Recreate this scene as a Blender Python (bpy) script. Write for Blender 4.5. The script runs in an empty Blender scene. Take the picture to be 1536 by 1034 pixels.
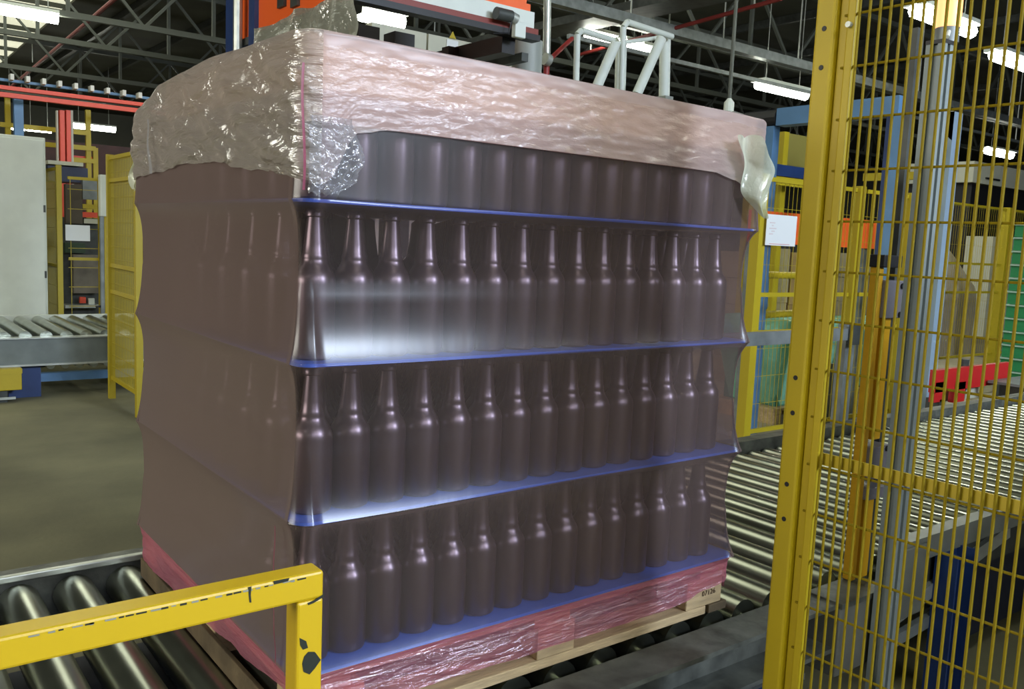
import bpy, math, random
from mathutils import Vector, Matrix, noise
random.seed(7)
S = bpy.context.scene
COL = S.collection
sin, cos, pi = math.sin, math.cos, math.pi

# ------------------------------------------------------------------ camera
YAW, PITCH, ROLL, FPX = .910813, .116866, .0439013, 1318.43
CAM = Vector((-.60784, -1.35469, 1.46726))
_d = Vector((cos(PITCH)*cos(YAW), cos(PITCH)*sin(YAW), -sin(PITCH)))
_r = Vector((sin(YAW), -cos(YAW), 0)); _u = _r.cross(_d)
_r, _u = cos(ROLL)*_r + sin(ROLL)*_u, -sin(ROLL)*_r + cos(ROLL)*_u
cd = bpy.data.cameras.new('camera'); cam = bpy.data.objects.new('camera', cd); COL.objects.link(cam)
m = Matrix.Identity(4)
for i in range(3):
    m[i][0], m[i][1], m[i][2], m[i][3] = _r[i], _u[i], -_d[i], CAM[i]
cam.matrix_world = m
cd.sensor_width = 36; cd.sensor_fit = 'HORIZONTAL'; cd.lens = FPX/1536*36; cd.clip_start = .05; cd.clip_end = 200
S.camera = cam

# ------------------------------------------------------------------ world, exposure, daylight
W = bpy.data.worlds.new('world'); S.world = W; W.use_nodes = True
W.node_tree.nodes['Background'].inputs[0].default_value = (.62, .72, .60, 1)
W.node_tree.nodes['Background'].inputs[1].default_value = .05
S.view_settings.view_transform = 'Standard'; S.view_settings.look = 'None'
S.view_settings.gamma = 1; S.view_settings.use_curve_mapping = False
S.view_settings.exposure = 0.06

def area(name, loc, target, sx, sy, power, col):
    l = bpy.data.lights.new(name, 'AREA'); l.shape = 'RECTANGLE'; l.size = sx; l.size_y = sy
    l.energy = power; l.color = col
    o = bpy.data.objects.new(name, l); COL.objects.link(o); o.location = loc
    o.rotation_euler = (Vector(target)-Vector(loc)).to_track_quat('-Z', 'Y').to_euler()
    return o
# daylight falling in through the tall window in the wall behind the photographer
area('window_daylight', (4.6, -8.9, 4.95), (3.4, 0, 1.4), 2.0, 1.8, 1000, (.70, .82, 1.0))
area('added_band_fill', (-.4, -8.9, 4.95), (-.4, 0, 1.4), 6.4, 1.8, 400, (.78, .86, 1.0))  # added source beside the tall window, broadens the highlights on the bottles
# added fill from the left wall, brightens the sides that face left
area('added_side_fill', (-13.6, 3.0, 3.6), (0, 3.0, 1.2), 9.0, 2.0, 1000, (1.0, .97, .86))
# daylight through the roof light strips
area('rooflight_daylight', (2.5, 22, 6.35), (2.5, 22, 0), 3.0, 36, 500, (.95, 1, .85))

# pixel of the photograph -> direction; distance comes from the plane the thing stands on
def ray(px, py): return _d + _r*((px-768)/FPX) - _u*((py-517)/FPX)
def onz(px, py, z): v = ray(px, py); return CAM + v*((z-CAM.z)/v.z)
def onx(px, py, x): v = ray(px, py); return CAM + v*((x-CAM.x)/v.x)
def ony(px, py, y): v = ray(px, py); return CAM + v*((y-CAM.y)/v.y)

# ------------------------------------------------------------------ materials
MATS = {}
def mat(name, col, rough=.5, metal=0, spec=.5, var=0, vscale=6, bump=0, bscale=40, emit=None, estr=0, stretch=None, col2=None, thr=None):
    if name in MATS: return MATS[name]
    M = bpy.data.materials.new(name); M.use_nodes = True; nt = M.node_tree; N = nt.nodes; L = nt.links
    p = N['Principled BSDF']
    p.inputs['Base Color'].default_value = (*col, 1); p.inputs['Roughness'].default_value = rough
    p.inputs['Metallic'].default_value = metal; p.inputs['Specular IOR Level'].default_value = spec
    tc = N.new('ShaderNodeTexCoord'); src = tc.outputs['Object']
    if stretch:
        mp = N.new('ShaderNodeMapping'); mp.inputs['Scale'].default_value = stretch
        L.new(src, mp.inputs[0]); src = mp.outputs[0]
    if var or col2:
        n = N.new('ShaderNodeTexNoise'); n.inputs['Scale'].default_value = vscale; n.inputs['Detail'].default_value = 6
        L.new(src, n.inputs['Vector'])
        r = N.new('ShaderNodeValToRGB')
        if col2:
            a, b = thr or (.4, .6)
            r.color_ramp.elements[0].position = a; r.color_ramp.elements[1].position = b
            r.color_ramp.elements[0].color = (*col, 1); r.color_ramp.elements[1].color = (*col2, 1)
        else:
            r.color_ramp.elements[0].position = .3; r.color_ramp.elements[1].position = .7
            r.color_ramp.elements[0].color = (*[c*(1-var) for c in col], 1)
            r.color_ramp.elements[1].color = (*[min(1, c*(1+var)) for c in col], 1)
        L.new(n.outputs['Fac'], r.inputs[0]); L.new(r.outputs[0], p.inputs['Base Color'])
    if bump:
        n2 = N.new('ShaderNodeTexNoise'); n2.inputs['Scale'].default_value = bscale; n2.inputs['Detail'].default_value = 4
        L.new(src, n2.inputs['Vector'])
        b = N.new('ShaderNodeBump'); b.inputs['Strength'].default_value = bump; b.inputs['Distance'].default_value = .01
        L.new(n2.outputs['Fac'], b.inputs['Height']); L.new(b.outputs[0], p.inputs['Normal'])
    if emit:
        p.inputs['Emission Color'].default_value = (*emit, 1); p.inputs['Emission Strength'].default_value = estr
    MATS[name] = M; return M

def film(name, tint, haze, base, graze, power=1.4, rough=.3, grough=.12, bumps=(), ior=1.45, gmul=1.0, gmax=.22):
    """thin plastic film: tinted see-through, milky haze that thickens at a slant, and a gloss coat"""
    M = bpy.data.materials.new(name); M.use_nodes = True; nt = M.node_tree; N = nt.nodes; L = nt.links
    N.remove(N['Principled BSDF']); out = N['Material Output']
    tr = N.new('ShaderNodeBsdfTransparent'); tr.inputs[0].default_value = (*tint, 1)
    df = N.new('ShaderNodeBsdfDiffuse'); df.inputs[0].default_value = (*haze, 1)
    tl = N.new('ShaderNodeBsdfTranslucent'); tl.inputs[0].default_value = (*haze, 1)
    hz = N.new('ShaderNodeMixShader'); hz.inputs[0].default_value = .25
    L.new(df.outputs[0], hz.inputs[1]); L.new(tl.outputs[0], hz.inputs[2])
    lw = N.new('ShaderNodeLayerWeight'); lw.inputs[0].default_value = .5
    pw = N.new('ShaderNodeMath'); pw.operation = 'POWER'; pw.inputs[1].default_value = power
    ml = N.new('ShaderNodeMath'); ml.operation = 'MULTIPLY_ADD'; ml.inputs[1].default_value = graze; ml.inputs[2].default_value = base; ml.use_clamp = True
    L.new(lw.outputs['Facing'], pw.inputs[0]); L.new(pw.outputs[0], ml.inputs[0])
    m1 = N.new('ShaderNodeMixShader'); L.new(ml.outputs[0], m1.inputs[0]); L.new(tr.outputs[0], m1.inputs[1]); L.new(hz.outputs[0], m1.inputs[2])
    gl = N.new('ShaderNodeBsdfGlossy'); gl.inputs['Roughness'].default_value = grough
    fr = N.new('ShaderNodeFresnel'); fr.inputs[0].default_value = ior
    fm = N.new('ShaderNodeMath'); fm.operation = 'MULTIPLY'; fm.inputs[1].default_value = gmul; fm.use_clamp = True
    L.new(fr.outputs[0], fm.inputs[0])
    mn = N.new('ShaderNodeMath'); mn.operation = 'MINIMUM'; mn.inputs[1].default_value = gmax; L.new(fm.outputs[0], mn.inputs[0])
    m2 = N.new('ShaderNodeMixShader'); L.new(mn.outputs[0], m2.inputs[0]); L.new(m1.outputs[0], m2.inputs[1]); L.new(gl.outputs[0], m2.inputs[2])
    L.new(m2.outputs[0], out.inputs[0])
    prev = None
    tc = N.new('ShaderNodeTexCoord')
    for (sc, strength, stretch, rot, dist) in bumps:
        mp = N.new('ShaderNodeMapping'); mp.inputs['Scale'].default_value = stretch; mp.inputs['Rotation'].default_value = rot
        L.new(tc.outputs['Object'], mp.inputs[0])
        n = N.new('ShaderNodeTexNoise'); n.inputs['Scale'].default_value = sc; n.inputs['Detail'].default_value = 5; n.inputs['Distortion'].default_value = .6
        L.new(mp.outputs[0], n.inputs['Vector'])
        b = N.new('ShaderNodeBump'); b.inputs['Strength'].default_value = strength; b.inputs['Distance'].default_value = dist
        L.new(n.outputs['Fac'], b.inputs['Height'])
        if prev: L.new(prev.outputs[0], b.inputs['Normal'])
        prev = b
    if prev:
        for nd in (df, gl, tl): L.new(prev.outputs[0], nd.inputs['Normal'])
    MATS[name] = M; return M

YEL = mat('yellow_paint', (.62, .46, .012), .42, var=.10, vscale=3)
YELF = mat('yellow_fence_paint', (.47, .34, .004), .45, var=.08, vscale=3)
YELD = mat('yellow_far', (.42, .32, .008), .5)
RAILM = mat('chipped_yellow_paint', (.62, .405, .008), .42, col2=(.03, .035, .025), thr=(.72, .74), vscale=11)
BLUE = mat('blue_paint', (.012, .035, .13), .45, var=.2)
BLUEL = mat('light_blue_paint', (.10, .22, .40), .45, var=.1)
PAD = mat('blue_plastic_pad', (.04, .16, .66), .4)
RED = mat('red_orange_paint', (.70, .07, .025), .45)
REDP = mat('red_paint', (.50, .015, .015), .45)
ORANGE = mat('orange_paint', (.80, .115, .015), .45)
WHITE = mat('white_paint', (.62, .66, .60), .5, var=.05)
CREAM = mat('cream_panel', (.50, .50, .40), .5)
GREY = mat('grey_steel', (.20, .22, .22), .45, metal=.3, var=.25, vscale=8)
DGREY = mat('dark_steel', (.055, .06, .055), .5, metal=.3, var=.35, vscale=10)
WORN = mat('worn_grey_rail', (.105, .11, .095), .5, metal=.4, var=.5, vscale=14, bump=.2)
GALV = mat('galvanised_steel', (.45, .47, .43), .38, metal=.6, var=.15, vscale=10)
ROLL = mat('roller_steel', (.40, .42, .35), .28, metal=1, var=.18, vscale=5)
ALU = mat('aluminium_profile', (.22, .255, .255), .55, metal=.1)
BLACK = mat('black_rubber', (.01, .01, .012), .5)
WOOD = mat('pale_pallet_wood', (.45, .33, .18), .75, var=.22, vscale=9, stretch=(1, 6, 6), bump=.2)
WOODD = mat('dark_pallet_wood', (.10, .07, .035), .8, var=.4, vscale=12, bump=.3)
INK = mat('stamp_ink', (.05, .025, .01), .8)
CARD = mat('cardboard', (.70, .50, .38), .8, var=.06)
GLASS = mat('dark_brown_glass', (.020, .012, .012), .33, spec=1.0)
GLASS.node_tree.nodes['Principled BSDF'].inputs['IOR'].default_value = 1.75
TUBE = mat('lit_tube', (1, 1, 1), .5, emit=(.97, 1.0, .86), estr=44)
PAPER = mat('paper', (.72, .74, .74), .7)
INKR = mat('red_print', (.62, .30, .30), .7)
ROOFM = mat('roof_sheet', (.075, .08, .06), .8, var=.3, vscale=.7)
TRUSS = mat('truss_steel', (.075, .082, .068), .6)
BEACON = mat('orange_lens', (.85, .30, .08), .3, emit=(1, .50, .22), estr=1.3)
BEACONB = mat('beacon_bulb', (1, .9, .7), .3, emit=(1, .88, .62), estr=14)

# ------------------------------------------------------------------ mesh helpers
class MB:
    def __init__(s): s.v = []; s.f = []
    def box(s, a, b):
        x0, x1 = sorted((a[0], b[0])); y0, y1 = sorted((a[1], b[1])); z0, z1 = sorted((a[2], b[2]))
        n = len(s.v)
        s.v += [(x0,y0,z0),(x1,y0,z0),(x1,y1,z0),(x0,y1,z0),(x0,y0,z1),(x1,y0,z1),(x1,y1,z1),(x0,y1,z1)]
        s.f += [tuple(n+i for i in q) for q in ((3,2,1,0),(4,5,6,7),(0,1,5,4),(1,2,6,5),(2,3,7,6),(3,0,4,7))]
        return s
    def hexa(s, pts):          # eight corners, bottom loop then top loop
        n = len(s.v); s.v += [tuple(p) for p in pts]
        s.f += [tuple(n+i for i in q) for q in ((3,2,1,0),(4,5,6,7),(0,1,5,4),(1,2,6,5),(2,3,7,6),(3,0,4,7))]
        return s
    def bar(s, p0, p1, w, h):  # rectangular bar between two points; w horizontal, h the other way
        p0, p1 = Vector(p0), Vector(p1); t = (p1-p0).normalized()
        up = Vector((0, 0, 1)) if abs(t.z) < .95 else Vector((0, 1, 0))
        a = t.cross(up).normalized()*(w/2); b = a.cross(t).normalized()*(h/2)
        return s.hexa([p0-a-b, p0+a-b, p0+a+b, p0-a+b, p1-a-b, p1+a-b, p1+a+b, p1-a+b])
    def cyl(s, p0, p1, r, n=12, r1=None, caps=True):
        p0, p1 = Vector(p0), Vector(p1); t = (p1-p0).normalized(); r1 = r if r1 is None else r1
        up = Vector((0, 0, 1)) if abs(t.z) < .95 else Vector((1, 0, 0))
        a = t.cross(up).normalized(); b = a.cross(t)
        k = len(s.v)
        for p, q in ((p0, r), (p1, r1)):
            for i in range(n):
                an = 2*pi*i/n; s.v.append(tuple(p + a*(q*cos(an)) + b*(q*sin(an))))
        for i in range(n):
            j = (i+1) % n; s.f.append((k+i, k+n+i, k+n+j, k+j))
        if caps: s.f.append(tuple(k+i for i in range(n))); s.f.append(tuple(k+n+i for i in reversed(range(n))))
        return s
    def path(s, pts, r, n=8):
        for a, b in zip(pts, pts[1:]): s.cyl(a, b, r, n)
        return s
    def lathe(s, prof, n=24, c=(0, 0, 0)):
        k = len(s.v)
        for (r, z) in prof:
            for i in range(n):
                a = 2*pi*i/n; s.v.append((c[0]+r*cos(a), c[1]+r*sin(a), c[2]+z))
        for j in range(len(prof)-1):
            for i in range(n):
                q = (i+1) % n; s.f.append((k+j*n+i, k+j*n+q, k+(j+1)*n+q, k+(j+1)*n+i))
        s.f.append(tuple(k+i for i in reversed(range(n)))); m_ = k+(len(prof)-1)*n
        s.f.append(tuple(m_+i for i in range(n)))
        return s
    def prism(s, pts, off):    # polygon extruded by an offset
        off = Vector(off); n = len(pts); k = len(s.v)
        s.v += [tuple(p) for p in pts] + [tuple(Vector(p)+off) for p in pts]
        s.f.append(tuple(k+i for i in reversed(range(n)))); s.f.append(tuple(k+n+i for i in range(n)))
        for i in range(n):
            j = (i+1) % n; s.f.append((k+i, k+j, k+n+j, k+n+i))
        return s
    def grid(s, rows):
        k = len(s.v); nr, nc = len(rows), len(rows[0])
        for r_ in rows: s.v += [tuple(p) for p in r_]
        for i in range(nr-1):
            for j in range(nc-1):
                s.f.append((k+i*nc+j, k+i*nc+j+1, k+(i+1)*nc+j+1, k+(i+1)*nc+j))
        return s
    def mesh(s, name, material, smooth=False):
        me = bpy.data.meshes.new(name); me.from_pydata(s.v, [], s.f); me.update()
        me.materials.append(material)
        if smooth:
            me.polygons.foreach_set('use_smooth', [True]*len(me.polygons))
            try: me.set_sharp_from_angle(angle=math.radians(40))
            except Exception: pass
        return me
    def build(s, name, material, parent=None, smooth=False, bevel=0):
        o = bpy.data.objects.new(name, s.mesh(name, material, smooth)); COL.objects.link(o)
        if bevel:
            b = o.modifiers.new('bevel', 'BEVEL'); b.width = bevel; b.segments = 2; b.limit_method = 'ANGLE'
        if parent is not None:
            o.parent = parent
            base = parent['_base'] if '_base' in parent.keys() else None
            o.location = -Vector(base) if base is not None else (0, 0, 0)
        return o
def tag(o, label=None, cat=None, group=None, kind=None):
    if label: o['label'] = label
    if cat: o['category'] = cat
    if group: o['group'] = group
    if kind: o['kind'] = kind
    return o
def thing(name, label, cat, loc, group=None):
    o = bpy.data.objects.new(name, None); COL.objects.link(o); o.location = loc; o['_base'] = tuple(loc); o.empty_display_size = .1
    return tag(o, label, cat, group)
def struct(o): o['kind'] = 'structure'; return o
def box(a, b): return MB().box(a, b)
def inst(name, me, parent, loc, rot=None):
    o = bpy.data.objects.new(name, me); COL.objects.link(o)
    if parent is not None:
        o.parent = parent; loc = Vector(loc) - Vector(parent['_base'] if '_base' in parent.keys() else (0, 0, 0))
    o.location = loc
    if rot: o.rotation_euler = rot
    return o
def lerp(a, b, t): return a + (b-a)*t
def smooth_obj(o, deg=50):
    me = o.data; me.polygons.foreach_set('use_smooth', [True]*len(me.polygons)); me.update(); return o
def interp(pts, t):
    if t <= pts[0][0]: return pts[0][1]
    for (a, va), (b, vb) in zip(pts, pts[1:]):
        if t <= b:
            k = (t-a)/(b-a); k = k*k*(3-2*k); return lerp(va, vb, k)
    return pts[-1][1]

# ------------------------------------------------------------------ the setting
CONC = mat('concrete_floor', (.165, .155, .088), .75, var=.34, vscale=1.3, bump=.15, bscale=30)
TILE = mat('beige_floor', (.36, .32, .22), .65, var=.12, vscale=2.2)
struct(box((-14, -9.2, -.2), (3.6, 44, 0)).build('floor', CONC))
fl2 = struct(box((3.6, -9.2, -.2), (48, 44, 0)).build('floor_hall', mat('joint_dark', (.14, .12, .08), .8)))
fl2['_base'] = (0, 0, 0)
slab = MB().box((-.695, -.995, 0), (.695, .995, .004)).mesh('floor_slab', TILE)
for i in range(7):
    for j in range(4):
        o = inst('slab', slab, None, (4.3+i*1.4, 2.1+j*2.0, 0)); o.parent = fl2
WALLM = mat('hall_wall', (.17, .17, .14), .85, var=.15, vscale=.8)
struct(box((-14, 44, 0), (48, 44.2, 6.8)).build('wall_far', WALLM))
struct(box((48, -9.2, 0), (48.2, 44.2, 6.8)).build('wall_right', WALLM))
wl = MB().box((-14.2, -9.2, 0), (-14, 44.2, 2.6)).box((-14.2, -9.2, 4.6), (-14, 44.2, 6.8)).box((-14.2, -9.2, 2.6), (-14, -1.5, 4.6)).box((-14.2, 7.5, 2.6), (-14, 44.2, 4.6))
struct(wl.build('wall_left', WALLM))
wf = MB()
for k in range(7): wf.box((-14.12, -1.5+k*1.493, 2.6), (-14.06, -1.46+k*1.493, 4.6))
struct(wf.build('added_side_window', GREY))  # bars of an invented window, added to go with the left fill
wb = MB()
wb.box((-14, -9.4, 0), (-3.7, -9.2, 6.8)); wb.box((-3.7, -9.4, 0), (2.9, -9.2, 4.0)); wb.box((-3.7, -9.4, 5.9), (2.9, -9.2, 6.8)); wb.box((2.9, -9.4, 0), (3.4, -9.2, 6.8)); wb.box((6.0, -9.4, 0), (48, -9.2, 6.8))
wb.box((3.4, -9.4, 0), (6.0, -9.2, 4.0)); wb.box((3.4, -9.4, 5.9), (6.0, -9.2, 6.8))
struct(wb.build('wall_back', WALLM))
wf = MB()
for x in (3.4, 4.27, 5.13, 5.96): wf.box((x, -9.33, 4.0), (x+.04, -9.27, 5.9))
for z in (4.0, 4.95, 5.86): wf.box((3.4, -9.33, z), (6.0, -9.27, z+.04))
struct(wf.build('window_1', GREY))
wf = MB()
for k in range(7): wf.box((-3.7+k*1.093, -9.33, 4.0), (-3.66+k*1.093, -9.27, 5.9))
for z in (4.0, 4.95, 5.86): wf.box((-3.7, -9.335, z), (2.9, -9.265, z+.04))
struct(wf.build('added_window_band', GREY))  # bars of an invented window band, added to go with its fill
# roof with two rows of roof lights
SKY = mat('rooflight_panel', (.8, .8, .65), .6, emit=(.90, .90, .66), estr=.8)
rf = MB()
RX0, RX1 = 1.0, 4.1
rf.box((-14, -9.2, 6.6), (RX0, 44, 6.8)); rf.box((RX1, -9.2, 6.6), (48, 44, 6.8))
rf.box((RX0, -9.2, 6.6), (RX1, 3, 6.8)); rf.box((RX0, 41, 6.6), (RX1, 44, 6.8))
roof = struct(rf.build('ceiling', ROOFM))
roof['_base'] = (0, 0, 0)
pane = MB().box((RX0, 0, 6.66), (RX1, 1.72, 6.70)).mesh('rooflight_pane', SKY)
gbar = MB().box((RX0, -.04, 6.56), (RX1, .04, 6.72)).mesh('glazing_bar', TRUSS)
y = 3.0
while y < 40:
    o = inst('pane', pane, None, (0, y+.04, 0)); o.parent = roof
    o = inst('glazing_bar', gbar, None, (0, y, 0)); o.parent = roof
    y += 1.8
# purlins along y under the roof, trusses along x
pur = MB().box((-.05, 3, 6.42), (.05, 40, 6.58)).mesh('purlin', DGREY)
for x in (-3, 5.2, 7, 9, 11, 13.5, 16, 19, 22, 26, 30): o = inst('purlin', pur, None, (x, 0, 0)); o.parent = roof
def truss(y, x0, x1, z0, z1, where):
    t = thing('roof_truss', 'grey lattice steel roof truss ' + where, 'roof truss', (x0, y, z0), 'lattice roof trusses')
    box((x0, y-.05, z0-.05), (x1, y+.05, z0+.05)).build('bottom_chord', TRUSS, t)
    box((x0, y-.05, z1-.05), (x1, y+.05, z1+.05)).build('top_chord', TRUSS, t)
    n = int((x1-x0)/2.4)
    for i in range(n):
        a = x0+(x1-x0)*i/n; b = x0+(x1-x0)*(i+.5)/n; c = x0+(x1-x0)*(i+1)/n
        MB().bar((a, y, z0), (b, y, z1), .05, .05).build('strut', TRUSS, t)
        MB().bar((b, y, z1), (c, y, z0), .05, .05).build('strut', TRUSS, t)
        box((b-.03, y-.03, z0), (b+.03, y+.03, z1)).build('post', TRUSS, t)
for y, z0, w in ((9.2, 5.0, 'spanning over the ladder rails'), (12.6, 5.1, 'crossing behind the orange machine'), (15.8, 5.0, 'carrying the light beside the roof lights'),
              (18.6, 5.05, 'second from the light by the roof lights'), (22.6, 5.0, 'deep in the hall above the red beams'), (27, 5.0, 'at the dark far end of the hall')):
    truss(y, -6, 34, z0, 6.4, w)

# ------------------------------------------------------------------ fluorescent battens
def lamp(p0, p1, z=None, drop=None, w=.10, label='long white fluorescent light hanging under the dark roof'):
    p0, p1 = Vector(p0), Vector(p1); c = (p0+p1)/2
    t = thing('fluorescent_light', label, 'light', c, 'fluorescent lights under the roof')
    hs = MB().bar(p0+Vector((0,0,.085)), p1+Vector((0,0,.085)), w*1.5, .05).build('housing', WHITE, t)
    dx = (p1-p0).normalized()*.05
    MB().cyl(p0, p1, w*.42, 8).build('tube', TUBE, t, smooth=True)
    for p in (p0+dx, p1-dx): MB().box(p-Vector((.03,.03,.04)), p+Vector((.03,.03,.08))).build('end_cap', WHITE, hs)
    top = 6.62
    for k in (.15, .85):
        q = p0.lerp(p1, k); MB().cyl(q+Vector((0,0,.10)), (q.x, q.y, top), .008, 5).build('hanger', GALV, hs)
def plamp(a, b, z, **k):
    A = onz(*a, z); B = onz(*b, z); ym = (A.y+B.y)/2
    lamp((A.x, ym, z), (B.x, ym, z), **k)
plamp((-12, 13), (88, 27), 4.9, w=.22, label='white fluorescent light beside the bright roof lights')
plamp((12, 190), (37, 193), 4.6, w=.2, label='white fluorescent light over the white cabinet, next to the red column'); plamp((42, 192), (75, 197), 4.6, w=.2, label='white fluorescent light over the white cabinet, beside the blue gantry post'); plamp((107, 188), (174, 194), 4.6, w=.24, label='white fluorescent light behind the red column')
plamp((540, 21), (605, 34), 4.2, w=.22, label='white fluorescent light between the palletiser beams')
plamp((880, 53), (920, 62), 4.8, w=.20, label='white fluorescent light above the ladder rails, the longest of three'); plamp((930, 66), (955, 71), 4.8, w=.18, label='white fluorescent light in the middle of three above the ladder rails'); plamp((958, 73), (980, 78), 4.8, w=.16, label='white fluorescent light smallest of three above the ladder rails')
plamp((1139, 127), (1206, 144), 4.3, w=.20, label='white fluorescent light above the blue portal beam')
plamp((1372, 16), (1457, 48), 4.4, w=.20, label='white fluorescent light behind the orange beacon lamp')
plamp((1497, 82), (1560, 110), 4.6, w=.22, label='white fluorescent light above the far cream machine, close to the mesh')
plamp((1477, 226), (1520, 233), 4.4, w=.25, label='white fluorescent light over the roof of the far cream machine'); plamp((1178, 226), (1198, 228), 4.6, w=.2, label='white fluorescent light behind the yellow walkway'); plamp((1448, 282), (1468, 285), 4.4, w=.2, label='white fluorescent light in front of the far cream machine')
for x in (-5, 0.5, 6.5):
    for y in (-6, -2.2):
        lamp((x-.8, y, 4.6), (x+.8, y, 4.6), w=.13)
for x in (-4, 8.5):
    lamp((x-.8, 3.2, 4.6), (x+.8, 3.2, 4.6), w=.13)

# ------------------------------------------------------------------ roller conveyors
H = .55
def roller_mesh(name, r, length):
    return MB().cyl((0, 0, 0), (0, length, 0), r, 20).cyl((0, -.03, 0), (0, length+.03, 0), .012, 8).mesh(name, ROLL, True)
cv = thing('roller_conveyor', 'grey roller conveyor carrying the wrapped pallet of bottles', 'conveyor', (-3, -.1, 0))
RL = roller_mesh('roller', .050, 1.06)
def rollers(t, me, x0, x1, pitch, y0, r):
    x = x0
    while x < x1:
        inst('roller', me, t, (x, y0, H-r)); x += pitch
rollers(cv, RL, -.009-.1285*14, 1.80, .1285, .02, .050)
def channel(t, name, x0, x1, y0, y1, z0, z1, mt, inward):
    m_ = MB(); w = .012
    yi = y0 if inward < 0 else y1
    m_.box((x0, y0, z1-w), (x1, y1, z1)); m_.box((x0, y0, z0), (x1, y1, z0+w))
    ya, yb = (y0, y0+w) if inward > 0 else (y1-w, y1)
    m_.box((x0, ya, z0+w), (x1, yb, z1-w))
    return m_.build(name, mt, t)
channel(cv, 'side_rail', -3, 1.62, -.115, -.012, .40, .534, WORN, -1)
channel(cv, 'side_rail', -3, 1.84, 1.10, 1.17, .40, .56, WORN, 1)
box((-3, 1.085, .555), (1.84, 1.105, .572)).build('wear_strip', GALV, cv, bevel=.003)
box((-3, -.108, .10), (.98, -.098, .399)).build('side_panel', mat('panel_grey_green', (.11, .135, .135), .5, var=.25), cv)
box((-3, .0, .30), (1.7, 1.08, .32)).build('drip_tray', mat('dark_blue_tray', (.012, .02, .055), .6), cv)
def leg(t, x, y, z1, w=.10):
    o = box((x-w/2, y, 0), (x+w/2, y+.012, z1)).build('leg', BLUE, t)
    MB().box((x-w/2, y, .012), (x-w/2+.01, y-.06 if y < .5 else y+.07, z1)).build('leg_flange', BLUE, o)
    MB().box((x+w/2-.01, y, .012), (x+w/2, y-.06 if y < .5 else y+.07, z1)).build('leg_flange', BLUE, o)
    return o
for x in (-1.4, 1.12):
    leg(cv, x, -.15, .41, .16); leg(cv, x, 1.15, .41, .16)
MB().prism([(1.04, -.165, .41), (1.20, -.165, .41), (1.20, -.165, .30)], (0, .012, 0)).build('gusset', BLUE, cv)
MB().cyl((1.09, -.175, .33), (1.09, -.16, .33), .014, 10).build('bolt', DGREY, cv)
for x in (-1.0, -.35, .3, .85): MB().cyl((x, -.142, .455), (x, -.134, .455), .011, 8).build('bolt', GALV, cv)
box((1.50, -.125, .33), (1.70, -.03, .535)).build('end_box', mat('end_box_grey', (.11, .11, .095), .5, var=.3), cv, bevel=.004)
box((1.50, -.13, .525), (1.74, -.02, .54)).build('end_plate', WORN, cv)

cv2 = thing('roller_conveyor', 'roller conveyor section running on beyond the light curtain', 'conveyor', (1.9, 0, 0))
RL2 = roller_mesh('roller_fine', .040, 1.10)
rollers(cv2, RL2, 1.92, 7.6, .105, .02, .040)
box((1.90, -.05, .525), (7.6, .0, .60)).build('side_rail', mat('rail_light_grey', (.19, .20, .18), .45, metal=.3, var=.25), cv2)
box((1.90, -.012, .40), (7.6, .0, .53)).build('rail_web', DGREY, cv2)
box((1.90, -.06, .36), (2.10, -.05, .585)).build('end_plate', mat('end_plate_grey', (.12, .125, .11), .5, var=.3), cv2, bevel=.004)
channel(cv2, 'side_rail', 1.86, 7.6, 1.14, 1.21, .40, .59, WORN, 1)
for x in (2.27, 3.4, 4.8, 6.4):
    leg(cv2, x, -.04, .53, .13); leg(cv2, x, 1.15, .42, .13)
MB().bar((1.95, -.02, .34), (2.75, -.02, .50), .02, .05).build('brace', GALV, cv2)
MB().bar((1.90, -.02, .26), (2.40, -.02, .30), .02, .04).build('brace', GREY, cv2)
box((2.45, .03, .10), (7.5, .045, .40)).build('side_panel', mat('blue_black_panel', (.010, .014, .035), .5), cv2)
box((2.1, .06, .22), (2.9, .9, .26)).build('cross_member', DGREY, cv2)
# drive motor under the rail
mo = thing('drive_motor', 'small dark gear motor on the floor under the conveyor end', 'motor', (1.43, .07, 0))
MB().cyl((1.33, .07, .16), (1.53, .07, .16), .075, 20).build('motor_body', DGREY, mo, smooth=True)
MB().cyl((1.53, .07, .16), (1.57, .07, .16), .085, 20).build('fan_cover', GREY, mo, smooth=True)
box((1.35, .01, 0), (1.51, .13, .09)).build('foot', DGREY, mo)
box((1.30, .0, .255), (1.56, .14, .275)).build('mount_plate', GALV, mo)

# ------------------------------------------------------------------ wooden pallet
ZB = .694
pa = thing('pallet', 'pale wooden pallet under the wrapped bottles', 'pallet', (.6, .5, H))
g = .016
px0, px1, py0, py1 = g, 1.2-g, g, 1.0-g
for i in range(7):
    y0 = py0 + (py1-py0-.11)*i/6; box((px0, y0, .668), (px1, y0+.11, .690)).build('deck_board', WOOD, pa)
for x in (px0, .55, px1-.10): box((x, py0, .646), (x+.10, py1, .668)).build('cross_board', WOOD, pa)
for (x0, x1) in ((px0, px0+.13), (.562, .668), (px1-.145, px1-.012)):
    for y0 in (py0, .45, py1-.10):
            bl = box((x0, y0, .572), (x1, y0+.10, .646)).build('block', WOOD, pa, bevel=.003)
            if y0 == py0: cblock = bl
box((px0, py0, H), (px1-.07, py0+.10, .572)).build('bottom_board', WOOD, pa, bevel=.002)
box((px0, .45, H), (px1, .55, .572)).build('bottom_board', WOOD, pa)
box((px0, py1-.10, H), (px1, py1, .572)).build('bottom_board', WOOD, pa)
box((px1-.062, py0-.004, H), (px1+.006, py1, .572)).build('end_board', WOODD, pa, bevel=.002)
box((px0-.012, py0+.11, H+.001), (px0-.001, py1, .60)).build('edge_board', WOODD, pa, bevel=.002)
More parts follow.
